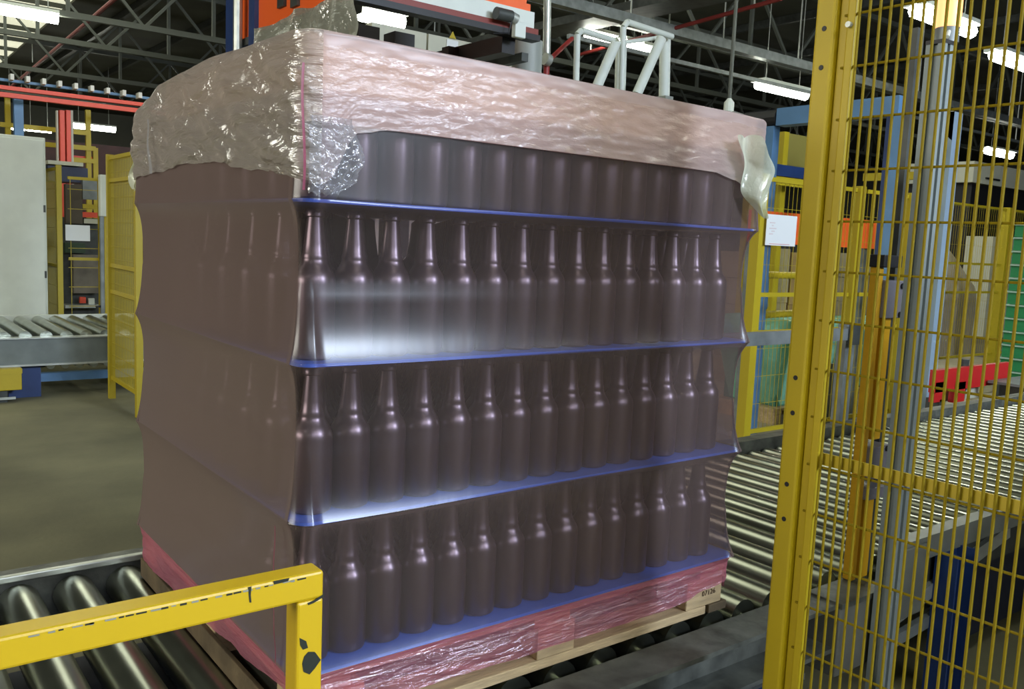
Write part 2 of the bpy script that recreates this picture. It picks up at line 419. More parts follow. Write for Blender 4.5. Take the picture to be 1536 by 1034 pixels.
tx = bpy.data.curves.new('stamp', 'FONT'); tx.body = '07126'; tx.size = .019; tx.extrude = .0003; tx.align_x = 'LEFT'; tx.space_character = 1.1
to = bpy.data.objects.new('stamp_tmp', tx); COL.objects.link(to)
dg = bpy.context.evaluated_depsgraph_get(); me = bpy.data.meshes.new_from_object(to.evaluated_get(dg)); bpy.data.objects.remove(to)
me.materials.append(INK); o = inst('stamp', me, cblock, (1.095, py0-.0012, .600), (pi/2, 0, 0)); o['label'] = 'dark stamped number on the corner block'

# ------------------------------------------------------------------ bottles and layer pads
HL = .2753
prof = [(.030, 0), (.0355, .004), (.037, .012), (.037, .138), (.0365, .146), (.034, .156), (.029, .165), (.0245, .172), (.0226, .178),
        (.0216, .183), (.0224, .187), (.0204, .192), (.0185, .21), (.0146, .248), (.0136, .257), (.0162, .259), (.0162, .267), (.0132, .2715)]
prof = [(r_, z*.955) for r_, z in prof]
BM = MB().lathe(prof, 28).mesh('bottle', GLASS, True)
lowp = [prof[i] for i in (0, 2, 3, 5, 7, 10, 12, 14, 17)]
P = .0755; RP = P*.866; R0 = .055
names = ['bottom layer', 'second lowest layer', 'second highest layer', 'top layer under the tray']
stuff = MB()
for l in range(4):
    z = ZB + l*HL + .0035
    nrow = 14 if l < 3 else 11      # the rear of the top layer is not full, the hood sags there
    for j in range(nrow):
        for i in range(15 if j % 2 == 0 else 14):
            x = R0 + i*P + (P/2 if j % 2 else 0); y = R0 + .013 + j*RP
            front = j < 2; left = i < 2
            if front or left:
                o = bpy.data.objects.new('bottle', BM); COL.objects.link(o); o.location = (x+random.uniform(-.0004, .0004), y, z)
                side = ('front row' if j == 0 else 'second row') if front else 'end row'
                tag(o, 'dark glass bottle in the %s, %s of the load' % (names[l], side), 'bottle', '%s of bottles, %s' % (names[l], side))
            else:
                stuff.lathe(lowp, 8, (x, y, z))
so = stuff.build('bottle_block', GLASS, smooth=True)
tag(so, 'dark glass bottles packed in the middle of the wrapped load', 'bottles', kind='stuff')
def rrect(x0, x1, y0, y1, r, seg=8):
    pts = []
    for cx, cy, a0 in ((x1-r, y0+r, -pi/2), (x1-r, y1-r, 0), (x0+r, y1-r, pi/2), (x0+r, y0+r, pi)):
        for k in range(seg+1):
            a = a0 + pi/2*k/seg; pts.append((cx+r*cos(a), cy+r*sin(a)))
    return pts
pn = ['under the bottom layer of bottles', 'between the two lowest layers of bottles', 'between the two middle layers of bottles', 'right under the top layer of bottles']
for l in range(4):
    z = ZB + l*HL - .003
    o = MB().prism([(a, b, z) for a, b in rrect(.003, 1.197, .003, .997, .03)], (0, 0, .006)).build('layer_pad', PAD)
    tag(o, 'blue plastic layer pad ' + pn[l], 'layer pad')
# cardboard tray turned over the top layer
ZT = 1.793
tr = thing('cardboard_tray', 'beige cardboard tray turned over the top layer of bottles', 'tray', (.6, .5, 1.648))
TX, TY = 1.165, .768
box((.008, .008, ZT-.0095), (TX, TY, ZT-.0065)).build('tray_top', CARD, tr)
box((.008, .008, 1.648), (TX, .012, ZT-.0095)).build('tray_side', CARD, tr)
box((.008, TY-.004, 1.648), (TX, TY, ZT-.0095)).build('tray_side', CARD, tr)
box((.008, .012, 1.648), (.012, TY-.004, ZT-.0095)).build('tray_side', CARD, tr)
box((TX-.004, .012, 1.648), (TX, TY-.004, ZT-.0095)).build('tray_side', CARD, tr)

# ------------------------------------------------------------------ shrink film round the load
FILM = film('wrap_film', (.82, .71, .77), (.215, .152, .138), .09, 1.65, 1.7, grough=.24,
            bumps=((5, .06, (1, 1, .25), (0, 0, 0), .02),), gmul=1.0)
SKIRT = film('pink_skirt_film', (.92, .56, .66), (.74, .25, .35), .30, .4, 1.2, grough=.12,
             bumps=((9, .7, (1, 1, 7), (0, .16, 0), .02), (40, .35, (1, 1, 6), (0, .16, 0), .006)), gmul=1.5, gmax=.25)
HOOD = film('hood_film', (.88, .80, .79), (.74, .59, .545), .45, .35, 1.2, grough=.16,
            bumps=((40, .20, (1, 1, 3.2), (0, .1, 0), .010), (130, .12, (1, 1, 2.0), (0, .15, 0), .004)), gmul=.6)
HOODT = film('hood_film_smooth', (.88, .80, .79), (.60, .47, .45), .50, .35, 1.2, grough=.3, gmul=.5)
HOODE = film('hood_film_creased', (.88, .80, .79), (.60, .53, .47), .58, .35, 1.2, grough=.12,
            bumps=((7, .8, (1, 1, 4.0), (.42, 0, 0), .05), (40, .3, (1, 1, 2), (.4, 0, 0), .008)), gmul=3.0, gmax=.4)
FOLD = film('clear_fold_film', (.90, .90, .93), (.62, .62, .66), .16, .5, 1.2, grough=.12,
            bumps=((22, .25, (1, 1, 1), (0, 0, 0), .015),), gmul=1.5)
PINKE = film('pink_fold_film', (.85, .35, .48), (.36, .06, .12), .55, .3, 1.2, grough=.3, gmul=.6)
def perimeter(r, nper=0):
    """points round the load with outward normals, starting at the back-left corner, going over the left side, the front, the right side and the back"""
    pts = []
    def seg(a, b, nrm, n):
        for i in range(n): t = i/n; pts.append((lerp(a[0], b[0], t), lerp(a[1], b[1], t), nrm))
    def arc(cx, cy, a0, a1, n):
        for i in range(n):
            a = lerp(a0, a1, i/n); pts.append((cx+r*cos(a), cy+r*sin(a), (cos(a), sin(a))))
    X, Y = 1.2, 1.0
    seg((0, Y-r), (0, r), (-1, 0), 60); arc(r, r, pi, 1.5*pi, 10)
    seg((r, 0), (X-r, 0), (0, -1), 80); arc(X-r, r, -pi/2, 0, 10)
    seg((X, r), (X, Y-r), (1, 0), 30); arc(X-r, Y-r, 0, pi/2, 6)
    seg((X-r, Y), (r, Y), (0, 1), 30); arc(r, Y-r, pi/2, pi, 6)
    return pts
PER = perimeter(.035); PER2 = PER + [PER[0]]
zs = []
for l in range(4):
    a, b = ZB+l*HL, ZB+(l+1)*HL
    n = 24
    for i in range(n):
        t = i/n; t = .5-.5*cos(pi*t); zs.append(lerp(a, b, t))
zs = [z for z in zs if z < 1.70] + [1.70]
rows = []
for z in zs:
    dmin = min(abs(z-(ZB+l*HL)) for l in range(4)); dz = min(abs(z-(ZB+l*HL)) for l in range(4))
    below = any(0 < (ZB+l*HL)-z < .14 for l in range(4))
    k = 1-math.exp(-dz/(.030 if below else .062))
    row = []
    for i, (x, y, nr) in enumerate(PER2):
        w = noise.noise((x*3.1, y*3.1, z*2.0))
        inn = (.014*max(0, -nr[0])**2 + .030*max(0, nr[0])**2 + .026*nr[1]**2 + .002*w)*k*(.15 if z > ZB+3*HL+.004 else 1)
        corner = 1 if abs(nr[0]) > .05 and abs(nr[1]) > .05 else 0
        out = .004 + (.005 if corner else 0)*(1-k)
        # the edge of each pad is not perfectly straight: small scallops
        dzv = .004*noise.noise((x*2.3+5, y*2.3, round(z/HL)))*math.exp(-dz/.05)
        row.append((x+nr[0]*(out-inn), y+nr[1]*(out-inn), z+dzv))
    rows.append(row)
wr = thing('shrink_film', 'purple tinted shrink film wrapped tightly round the layers of bottles', 'plastic film', (.6, .5, .6))
o = MB().grid(rows).build('side_film', FILM, wr); smooth_obj(o)
# pink skirt round the pallet
hemF = [(0, .635), (.06, .600), (.27, .603), (.57, .600), (.95, .600), (1.03, .606), (1.09, .621), (1.2, .628)]
hemL = [(0, .64), (.06, .648), (.30, .630), (.50, .616), (.74, .607), (1.0, .592)]
rows = []
NR = 22
for j in range(NR+1):
    row = []
    for (x, y, nr) in PER2:
        if y < .02: hem = interp(hemF, x)
        elif x < .02: hem = interp(hemL, y)
        else: hem = .60
        t = j/NR; z = lerp(ZB, hem, t)
        off = .004 - .014*(1-math.exp(-t*5)) + .004*t
        wv = .0040*noise.noise((x*14 + z*30, y*14 + z*30, z*18)) + .0022*noise.noise((x*40, y*40, z*90))
        off = max(off + wv*min(1, t*3), -.0145)
        row.append((x+nr[0]*off, y+nr[1]*off, z + .004*noise.noise((x*9, y*9, 3))*t))
    rows.append(row)
o = MB().grid(rows).build('skirt', SKIRT, wr); smooth_obj(o); o['label'] = 'pink wrinkled film shrunk over the pallet edge'
# a vertical weld seam on the short side
sm = [[(-.012-.002*noise.noise((0, 0, z*20)), .055+.012*sin(z*9)+k*.004, z) for k in (0, 1)] for z in [lerp(.70, .955, i/20) for i in range(21)]]
o = MB().grid(sm).build('weld_seam', PINKE, wr); smooth_obj(o)

# ------------------------------------------------------------------ film hood over the tray
hd = thing('film_hood', 'milky pink crinkled plastic hood pulled over the tray on top', 'plastic hood', (.6, .5, 1.6))
hemL2 = [(0, 1.545), (.05, 1.560), (.2, 1.575), (.42, 1.597), (.6, 1.600), (.75, 1.590), (.92, 1.585), (1.0, 1.575)]
hemF2 = [(0, 1.545), (.03, 1.545), (.10, 1.638), (.16, 1.6465), (.9, 1.6465), (1.0, 1.645), (1.08, 1.632), (1.14, 1.60), (1.2, 1.585)]
topL = [(0, 1.795), (.2, 1.797), (.42, 1.803), (.6, 1.796), (.76, 1.789), (.85, 1.766), (.93, 1.752), (1.0, 1.735)]
topF = [(0, 1.795), (.3, 1.793), (.8, 1.790), (1.05, 1.789), (1.16, 1.787), (1.2, 1.775)]
def hood_rows(nz):
    rows = []
    for j in range(nz+1):
        row = []
        for (x, y, nr) in PER2:
            left = nr[0] < -.5 and x < .03; front = nr[1] < -.4 and y < .03
            if left: hem = interp(hemL2, y); top = interp(topL, y)
            elif front: hem = interp(hemF2, x); top = interp(topF, x)
            else: hem = 1.60; top = interp([(0, 1.775), (.76, 1.775), (.9, 1.75), (1.0, 1.737)], y)
            t = j/nz; z = lerp(top, hem, t)
            # sagging creases
            if left: cr = .010*noise.noise((y*3+z*5, z*22-y*9, 2)) + .006*noise.noise((y*7+z*10, z*55-y*22, 7))
            else: cr = .0022*noise.noise((x*26, z*70, 4)) + .0012*noise.noise((x*70, z*160, 4))
            cr *= min(1, t*4)
            off = .007 + (.010*math.sin(pi*min(1, t*1.0))*.6 if left else .002) + cr
            if t > .93: off += .003*noise.noise((x*30, y*30, 9))
            if t == 0: off = -.012
            row.append((x+nr[0]*off, y+nr[1]*off, z + (.004*noise.noise((x*22, y*22, 5)) if t > .95 and not (front and .17 < x < 1.0) else 0)))
        rows.append(row)
    return rows
rws = hood_rows(44)
# close the top: shrink the first ring to the middle
rings = []
base = rws[0]
for k in (.0, .35, .7, .85, .93, .975):
    rings.append([(lerp(.6, p[0], k), lerp(.5, p[1], k), lerp(1.800, p[2]+.003, k**(8 if p[1] < .77 else 3)) + .002*noise.noise((p[0]*4*k, p[1]*4*k, 1))*(1-k)) for p in base])
o = MB().grid(rings + rws).build('hood_sheet', HOOD, hd); smooth_obj(o)
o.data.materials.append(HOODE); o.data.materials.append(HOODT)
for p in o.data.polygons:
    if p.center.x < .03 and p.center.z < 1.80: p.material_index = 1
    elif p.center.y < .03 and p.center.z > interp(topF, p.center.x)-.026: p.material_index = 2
# gathered clear fold at the front corner
rows = []
for j in range(33):
    t = j/32; z = lerp(1.655, 1.530, t); row = []
    w = interp([(0, .075), (.5, .10), (.8, .085), (1, .05)], t)
    for i in range(29):
        s_ = i/28; x = .006 + s_*w
        c = .010*abs(noise.noise((s_*5+t*2.5, t*7, 3))) + .006*noise.noise((s_*13-t*8, t*16, 8))
        row.append((x, -.009-c-.004*sin(pi*s_), z+.006*noise.noise((s_*6, 3, 5))*(t)))
    rows.append(row)
o = MB().grid(rows).build('corner_fold', FOLD, hd); smooth_obj(o); o['label'] = 'clear crumpled film gathered at the front corner'
# pink fold line running down the corner
rows = [[(-.002+dx+.003*sin(z*25), -.004-.004*abs(dx)*100*.2, z) for dx in (-.002, 0, .0025)] for z in [lerp(1.735, 1.535, i/24) for i in range(25)]]
o = MB().grid(rows).build('corner_crease', PINKE, hd); smooth_obj(o)
# loose tails
TAIL = film('tail_film', (.86, .90, .80), (.78, .82, .66), .6, .3, 1.2, grough=.2, bumps=((20, .4, (1, 1, 1), (0, 0, 0), .02),), gmul=1.3)
def tail(pix, yplane, depth_fn, name, nu=14):
    rows = []
    for (pxl, pxr, py) in pix:
        row = []
        for i in range(nu+1):
            t = i/nu; q = ony(lerp(pxl, pxr, t), py + 2.5*sin(t*9+py), yplane); q = q + Vector((0, depth_fn(t, py), 0)); row.append(q)
        rows.append(row)
    o = MB().grid(rows).build(name, TAIL, hd); smooth_obj(o)
    md = o.modifiers.new('sub', 'SUBSURF'); md.levels = 1; md.render_levels = 2
    return o
o = tail([(1100, 1131, 205), (1106, 1133, 222), (1112, 1137, 236), (1116, 1146, 247), (1117, 1154, 258), (1117, 1152, 272), (1116, 1149, 286), (1120, 1145, 300), (1130, 1141, 312), (1138, 1142, 326)],
     -.03, lambda t, p: -.02*t + .012*sin(t*6+p*.05), 'loose_tail'); o['label'] = 'loose greenish white tail of film hanging off the hood'
o = tail([(200, 212, 238), (198, 216, 250), (195, 214, 262), (194, 213, 274), (197, 208, 286)], 1.0, lambda t, p: .02*sin(t*7+p*.1), 'loose_tail', 8)
# strip of tape down the short side of the hood
rows = [[(-.022+.002*sin(z*60), .80-.028*(1.70-z)/.12+k*.018*interp([(1.58, 1.3), (1.70, .6)], z), z) for k in (0, .5, 1)] for z in [lerp(1.71, 1.585, i/14) for i in range(15)]]
o = MB().grid(rows).build('tape_strip', FOLD, hd); smooth_obj(o)
# ------------------------------------------------------------------ yellow guard rail in the foreground
gr = thing('guard_rail', 'thick yellow steel guard rail with chipped paint before the load', 'guard rail', (-.08, -.2, 0))
ry, rz, rw = -.215, .976, .041
xe = ony(486, 858, ry).x
trail = box((-2.2, ry, rz-rw), (xe, ry+rw, rz)).build('top_rail', RAILM, gr, bevel=.004)
gpost = box((xe-rw, ry, .012), (xe, ry+rw, rz-rw-.0005)).build('post', RAILM, gr, bevel=.004)
box((-2.15, ry, .012), (-2.15+rw, ry+rw, rz-rw-.0005)).build('post', RAILM, gr, bevel=.004)
box((xe-.09, ry-.05, 0), (xe+.05, ry+.05, .012)).build('foot_plate', RAILM, gr)
box((-2.2, ry-.05, 0), (-2.06, ry+.05, .012)).build('foot_plate', RAILM, gr)
def chip(pts, name='paint_chip', on=None):   # bare steel patch where the paint has flaked
    return MB().prism([(p.x, ry-.0004, p.z) for p in pts], (0, -.0003, 0)).build(name, mat('bare_dark_steel', (.02, .025, .018), .5), on or trail)
chip([ony(*q, ry) for q in ((456, 985), (462, 978), (472, 978), (481, 990), (472, 1003), (464, 1012), (455, 1008), (453, 996))], on=gpost)
chip([ony(*q, ry) for q in ((449, 957), (459, 962), (462, 972), (454, 975), (450, 968))], on=gpost)
chip([ony(*q, ry) for q in ((461, 905), (470, 901), (486, 891), (486, 895), (470, 905), (462, 908))])
chip([ony(*q, ry) for q in ((372, 881), (377, 880), (376, 893), (377, 904), (374, 904), (373, 892))])
for k in range(26):
    x0 = lerp(-.44, xe-.03, (k+random.random()*.7)/26); ln = random.uniform(.004, .014); hh = random.uniform(.0006, .0022)
    MB().box((x0, ry-.0006, rz-.0055-hh), (x0+ln, ry-.0001, rz-.0045)).build('paint_chip', MATS['bare_dark_steel'] if random.random() < .6 else GALV, trail)
chip([ony(*q, ry) for q in ((410, 872), (434, 867), (432, 872), (420, 875), (411, 877))])

# ------------------------------------------------------------------ right-hand mesh safety fence
FX = 1.0
WIRE = mat('fence_wire_paint', (.23, .165, .003), .7, spec=.2)
fe = thing('safety_fence', 'yellow wire mesh safety fence panel with drilled post beside the pallet', 'fence', (FX, -.3, 0))
fpost = box((FX-.02, -.303, 0), (FX+.03, -.258, 2.25)).build('post', YELF, fe, bevel=.006)
box((FX-.07, -.35, 0), (FX+.07, -.21, .012)).build('foot_plate', YELF, fe)
box((FX-.004, -.338, .15), (FX+.012, -.304, 2.15)).build('clamp_strip', YELF, fe, bevel=.002)
box((FX-.016, -.345, .14), (FX-.005, -.327, 2.16)).build('panel_edge', YELF, fe, bevel=.003)
holes = [(1220, 46), (1222, 103), (1218, 112), (1191, 620), (1188, 566), (1182, 727), (1177, 779), (1203, 400), (1205, 350)]
hm = MB().cyl((-.0004, 0, 0), (-.0012, 0, 0), .0052, 14).mesh('hole', BLACK)
for (a, b) in holes[:1] + holes[1:2] + holes[3:7]:
    q = onx(a, b, FX-.02); inst('hole', hm, fpost, (FX-.02, -.281, q.z))
MB().cyl((FX-.017, -.336, onx(1260, 44, FX).z), (FX-.026, -.336, onx(1260, 44, FX).z), .006, 8).build('bolt', GALV, fe)
hw = MB().cyl((0, -.318, 0), (0, -1.12, 0), .0026, 6).mesh('cross_wire', WIRE, True)
z = 1.037
zz = []
for k in range(-8, 12):
    zc = 1.133+.1005*k
    if .2 < zc < 2.14: inst('cross_wire', hw, fe, (FX-.009, 0, zc))
vw = MB().cyl((0, 0, .15), (0, 0, 2.15), .0031, 6).mesh('upright_wire', WIRE, True)
yv = -.3525
while yv > -1.12:
    inst('upright_wire', vw, fe, (FX-.0142, yv, 0)); yv -= .0215
box((FX-.006, -1.12, 1.037), (FX-.001, -.318, 1.062)).build('stiffener_bar', YELF, fe)

# added cabinet out of view, put here to shade the space under the conveyor
kc = thing('added_shade_cabinet', 'added grey cabinet out of view that shades the lower right', 'cabinet', (3.0, -1.7, 0))
box((2.0, -2.1, .1), (4.2, -1.6, 2.0)).build('body', GREY, kc, bevel=.01); box((2.03, -2.08, 0), (4.17, -1.62, .1)).build('plinth', DGREY, kc)
for k in range(3):
    d_ = box((2.02+k*.73, -1.599, .14), (2.72+k*.73, -1.585, 1.97)).build('door', GREY, kc, bevel=.004)
    MB().box((2.06+k*.73, -1.584, 1.0), (2.085+k*.73, -1.565, 1.14)).build('handle', BLACK, d_)

# ------------------------------------------------------------------ light curtain and aluminium post
lc = thing('light_curtain', 'orange-yellow light curtain bars in grey clamps on the conveyor', 'light curtain', (1.70, -.03, .54))
AMB = mat('amber_yellow', (.62, .33, .008), .45)
VIO = mat('violet_grey_bracket', (.16, .15, .17), .5)
A = ony(1283, 850, -.04); xb = A.x
box((xb-.032, -.05, .541), (xb-.010, -.02, 1.44)).build('emitter_bar', AMB, lc, bevel=.003)
box((xb+.016, -.05, .541), (xb+.052, -.03, .80)).build('receiver_bar', AMB, lc, bevel=.003)
box((xb+.012, -.05, .95), (xb+.052, -.03, 1.32)).build('receiver_bar', AMB, lc, bevel=.003)
for z0, z1 in ((1.30, 1.405), (.84, .935), (.78, .815)): box((xb-.012, -.067, z0), (xb+.085, -.012, z1)).build('bracket', VIO, lc, bevel=.003)
box((xb-.035, -.063, 1.44), (xb+.06, -.017, 1.475)).build('end_cap', BLACK, lc, bevel=.003)
box((xb+.075, -.035, .541), (xb+.10, -.015, 2.1)).build('back_channel', DGREY, lc)
for z0 in (1.39, 1.31, .925, .85): MB().cyl((xb+.06, -.072, z0), (xb+.06, -.065, z0), .008, 8).build('bolt', BLACK, lc)
ap = thing('aluminium_post', 'tall grey aluminium profile post beside the light curtain', 'post', (1.79, -.16, 0))
xa = ony(1362, 560, -.16).x
w = .024
m_ = MB(); h0, h1 = .0, 2.015
prof_o = []
s_ = .007
sq = [(-w, -w), (-s_, -w), (-s_, -w+.012), (s_, -w+.012), (s_, -w), (w, -w), (w, -s_), (w-.012, -s_), (w-.012, s_), (w, s_), (w, w), (s_, w), (s_, w-.012), (-s_, w-.012), (-s_, w), (-w, w), (-w, s_), (-w+.012, s_), (-w+.012, -s_), (-w, -s_)]
m_.prism([(xa+a, -.16+b, .012) for a, b in sq], (0, 0, h1-.012)).build('profile', ALU, ap)
box((xa-.09, -.25, 0), (xa+.09, -.07, .012)).build('foot_plate', GREY, ap)
box((xa-.025, -.185, 2.015), (xa+.025, -.135, 2.025)).build('post_cap', BLACK, ap)
bc = thing('beacon_lamp', 'glowing orange beacon lamp on top of the aluminium post', 'beacon', (xa+.03, -.16, 2.025))
bx = xa+.03
MB().cyl((bx, -.16, 2.025), (bx, -.16, 2.062), .030, 20).build('base', GREY, bc, smooth=True)
MB().lathe([(.031, 0), (.031, .10), (.026, .12), (.01, .128)], 24, (bx, -.16, 2.0625)).build('lens', BEACON, bc, smooth=True)
MB().cyl((bx-.045, -.185, 2.03), (bx-.02, -.175, 2.05), .005, 8).build('cable', WHITE, bc)

# ------------------------------------------------------------------ helpers for background fences
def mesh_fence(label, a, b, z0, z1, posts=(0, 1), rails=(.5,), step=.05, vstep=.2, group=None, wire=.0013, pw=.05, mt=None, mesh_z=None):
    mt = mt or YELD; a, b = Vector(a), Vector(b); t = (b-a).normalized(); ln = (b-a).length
    f = thing('mesh_fence', label, 'fence', (a.x, a.y, 0), group)
    for k in posts:
        q = a.lerp(b, k); box((q.x-pw/2, q.y-pw/2, 0), (q.x+pw/2, q.y+pw/2, z1+.03)).build('post', mt, f)
    q0, q1 = a+t*pw/2, b-t*pw/2
    for z in (z0, z1): MB().bar((q0.x, q0.y, z), (q1.x, q1.y, z), .02, .03).build('frame_bar', mt, f)
    for k in rails: MB().bar((q0.x, q0.y, lerp(z0, z1, k)), (q1.x, q1.y, lerp(z0, z1, k)), .02, .03).build('stiffener_bar', mt, f)
    w_ = MB(); s = pw
    while s < ln-pw/2:
        q = a+t*s; w_.bar((q.x, q.y, z0), (q.x, q.y, z1), wire*2, wire*2); s += step
    z = z0+vstep
    while z < z1:
        w_.bar((q0.x, q0.y, z), (q1.x, q1.y, z), wire*2, wire*2); z += vstep
    o = w_.build('wire_mesh', mt, f); o['kind'] = 'stuff'
    return f

# ------------------------------------------------------------------ left background
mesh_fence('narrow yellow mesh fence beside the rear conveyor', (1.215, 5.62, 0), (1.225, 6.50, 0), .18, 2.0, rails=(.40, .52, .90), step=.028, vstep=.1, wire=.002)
rc = thing('roller_conveyor', 'grey roller conveyor crossing behind the concrete floor', 'conveyor', (-2, 6.75, 0))
RL3 = roller_mesh('roller_rear', .05, 1.35)
x = -2.0
while x < 3.2:
    inst('roller', RL3, rc, (x, 6.82, .5)); x += .155
box((-2.2, 6.72, .29), (3.3, 6.78, .50)).build('side_rail', mat('rear_rail_grey', (.13, .15, .14), .5, metal=.2, var=.2), rc)
box((-2.2, 6.70, .275), (3.3, 6.80, .29)).build('rail_flange', GALV, rc); box((-2.2, 6.70, .50), (3.3, 6.80, .51)).build('rail_flange', GALV, rc)
box((-2.2, 8.22, .29), (3.3, 8.28, .55)).build('side_rail', WHITE, rc)
box((-.0+.75, 6.95, .10), (3.3, 7.03, .17)).build('lower_beam', BLUEL, rc)
for x in (-1.6, .62, 2.9):
    box((x-.12, 6.80, 0), (x+.12, 6.90, .275)).build('leg', BLUE, rc); box((x-.05, 8.15, 0), (x+.05, 8.21, .30)).build('leg', BLUE, rc)
RL4 = MB().cyl((0, 0, 0), (0, .5, 0), .035, 14).mesh('return_roller', ROLL, True)
for i in range(9): inst('return_roller', RL4, rc, (.86+i*.115, 7.05, .225))
yb = thing('yellow_box', 'small yellow steel box under the rear conveyor', 'box', (.3, 6.72, 0))
a = ony(31, 565, 6.66)
box((a.x-.7, 6.60, .10), (a.x, 6.68, .27)).build('box_body', YELD, yb, bevel=.006); box((a.x-.7, 6.595, .235), (a.x+.003, 6.69, .275)).build('lid', YELD, yb)
box((a.x-.6, 6.63, 0), (a.x-.1, 6.69, .10)).build('foot', DGREY, yb); box((a.x-.7, 6.58, .03), (a.x-.05, 6.59, .05)).build('toe_bar', GALV, yb)
# white cabinet
a = ony(68, 207, 8.45); b = ony(0, 470, 8.45)
cb = thing('control_cabinet', 'tall pale grey-white control cabinet behind the rear conveyor', 'cabinet', (a.x-.5, 8.7, 0))
box((a.x-1.1, 8.45, .1), (a.x, 8.95, a.z)).build('body', WHITE, cb, bevel=.01)
box((a.x-1.08, 8.46, 0), (a.x-.02, 8.94, .1)).build('plinth', DGREY, cb)
cdoor = box((a.x-.55, 8.438, .14), (a.x-.02, 8.449, a.z-.03)).build('door', WHITE, cb, bevel=.004)
box((a.x-1.08, 8.438, .14), (a.x-.57, 8.449, a.z-.03)).build('door', WHITE, cb, bevel=.004)
for z in (.9, 1.55): box((a.x-.03, 8.43, z), (a.x-.012, 8.4375, z+.07)).build('hinge', DGREY, cdoor)
# fences beside it
p1 = ony(91, 470, 8.6); ztop = ony(91, 248, 8.6).z
mesh_fence('yellow mesh fence running back from the white cabinet', (p1.x, 8.6, 0), (p1.x-.02, 10.6, 0), .2, ztop-.03, rails=(.45,), step=.03, vstep=.2)
p2 = ony(152, 400, 8.62)
f = mesh_fence('open yellow mesh gate with a white notice beside the cabinet', (p1.x+.06, 8.62, 0), (p2.x, 8.62, 0), .2, ony(120, 268, 8.62).z, rails=(.52,), step=.9, vstep=.2, wire=.003, posts=(1,))
q0, q1 = ony(98, 337, 8.57), ony(135, 362, 8.57)
tag(box((q0.x, 8.565, q1.z), (q1.x, 8.575, q0.z)).build('notice_board', PAPER), 'blank white notice on the yellow gate beside the cabinet', 'sign')
q0, q1 = ony(98, 363, 8.75), ony(128, 378, 8.75)
# white post box
q0, q1 = ony(149, 262, 8.5), ony(161, 325, 8.5)
cp = thing('sensor_column', 'slim grey column with a white box on top behind the rear conveyor', 'column', ((q0.x+q1.x)/2, 8.5, 0))
box((q0.x, 8.46, q1.z), (q1.x, 8.56, q0.z)).build('white_box', WHITE, cp, bevel=.006)
box((q0.x, 8.48, 0), (q0.x+.035, 8.53, q1.z)).build('column', GREY, cp)
box((q1.x-.035, 8.48, .3), (q1.x, 8.53, q1.z)).build('yellow_strip', YELD, cp); box((q0.x+.035, 8.49, .3), (q1.x-.035, 8.52, .33)).build('bracket', GREY, cp)
MB().path([Vector((q1.x, 8.5, .9)), Vector((q1.x+.05, 8.48, .75)), Vector((q1.x+.01, 8.5, .62)), Vector((q1.x-.12, 8.5, .60))], .012, 6).build('cable', BLACK, cp)
# machinery seen through the gate
mc = thing('filling_machine', 'dark machine with grey covers and orange strip behind the yellow gate', 'machine', (2.2, 10, 0))
def pb(t, name, mt, pa_, pb_, y, d=.3, bev=0):
    q0, q1 = ony(*pa_, y), ony(*pb_, y); return box((q0.x, y, q1.z), (q1.x, y+d, q0.z)).build(name, mt, t, bevel=bev)
q = ony(70, 262, 9.6); r_ = ony(165, 470, 9.6)
box((q.x, 9.6, 0), (r_.x+.3, 10.6, ony(120, 300, 9.6).z-.2)).build('frame_body', DGREY, mc)
pb(mc, 'head_panel', mat('machine_blue_dark', (.03, .04, .09), .5), (72, 248), (132, 275), 9.58, .5)
pb(mc, 'top_cover', CREAM, (72, 240), (125, 250), 9.56, .5)
pb(mc, 'cover', mat('machine_dark_brown', (.07, .055, .035), .6), (98, 276), (124, 336), 9.5, .09)
pb(mc, 'cover', GREY, (124, 268), (146, 300), 9.5, .09); pb(mc, 'yellow_strip', YELD, (124, 306), (147, 314), 9.5, .09)
pb(mc, 'orange_strip', RED, (124, 318), (147, 327), 9.5, .09); pb(mc, 'cover', CREAM, (126, 328), (147, 336), 9.5, .09)
pb(mc, 'screen', mat('dark_green', (.03, .06, .03), .5), (98, 364), (128, 380), 9.5, .09)
pb(mc, 'wrapped_drum', mat('machine_taupe', (.16, .14, .11), .6, var=.3), (110, 382), (148, 440), 9.45, .12)
pb(mc, 'shelf', GALV, (98, 458), (150, 462), 9.4, .2)
for (u, v) in ((120, 446), (133, 448)): pb(mc, 'valve', WHITE if u > 125 else RED, (u, v), (u+9, v+9), 9.42, .05)
# red and blue overhead gantry
GY = 11.0
gt = thing('overhead_gantry', 'overhead gantry of two red beams and a blue rail', 'gantry', (2, GY, 0))
def hbeam(t, name, mt, a, b, y, th):   # a beam along x traced by two points of its lower edge and a thickness in pixels
    A, B = ony(*a, y), ony(*b, y); z = (A.z+B.z)/2; hh = ony(a[0], a[1]-th, y).z-A.z
    return box((A.x-1.5, y, z), (B.x+.6, y+.08, z+hh)).build(name, mt, t)
hbeam(gt, 'red_beam', RED, (0, 132), (210, 160), GY, 6); hbeam(gt, 'red_beam', RED, (0, 143), (205, 170), GY-.25, 7)
hbeam(gt, 'blue_rail', BLUEL, (0, 121), (215, 148), GY+.3, 4)
for k in range(9):
    u = 18+k*24; v = 112+k*3.4
    A = ony(u, v+8, GY+.12); box((A.x-.02, GY+.09, A.z), (A.x+.02, GY+.25, A.z+.07)).build('clamp', WHITE, gt)
A = ony(30, 145, GY); B = ony(30, 200, GY)
box((A.x-.05, GY+.1, 0), (A.x+.05, GY+.2, A.z)).build('blue_post', BLUEL, gt)
for u0, u1 in ((90, 98), (99.5, 107)):
    A, B = ony(u0, 165, GY-.1), ony(u1, 245, GY-.1)
    box((A.x, GY-.1, 0), (B.x, GY+.02, A.z)).build('red_column', RED, gt)
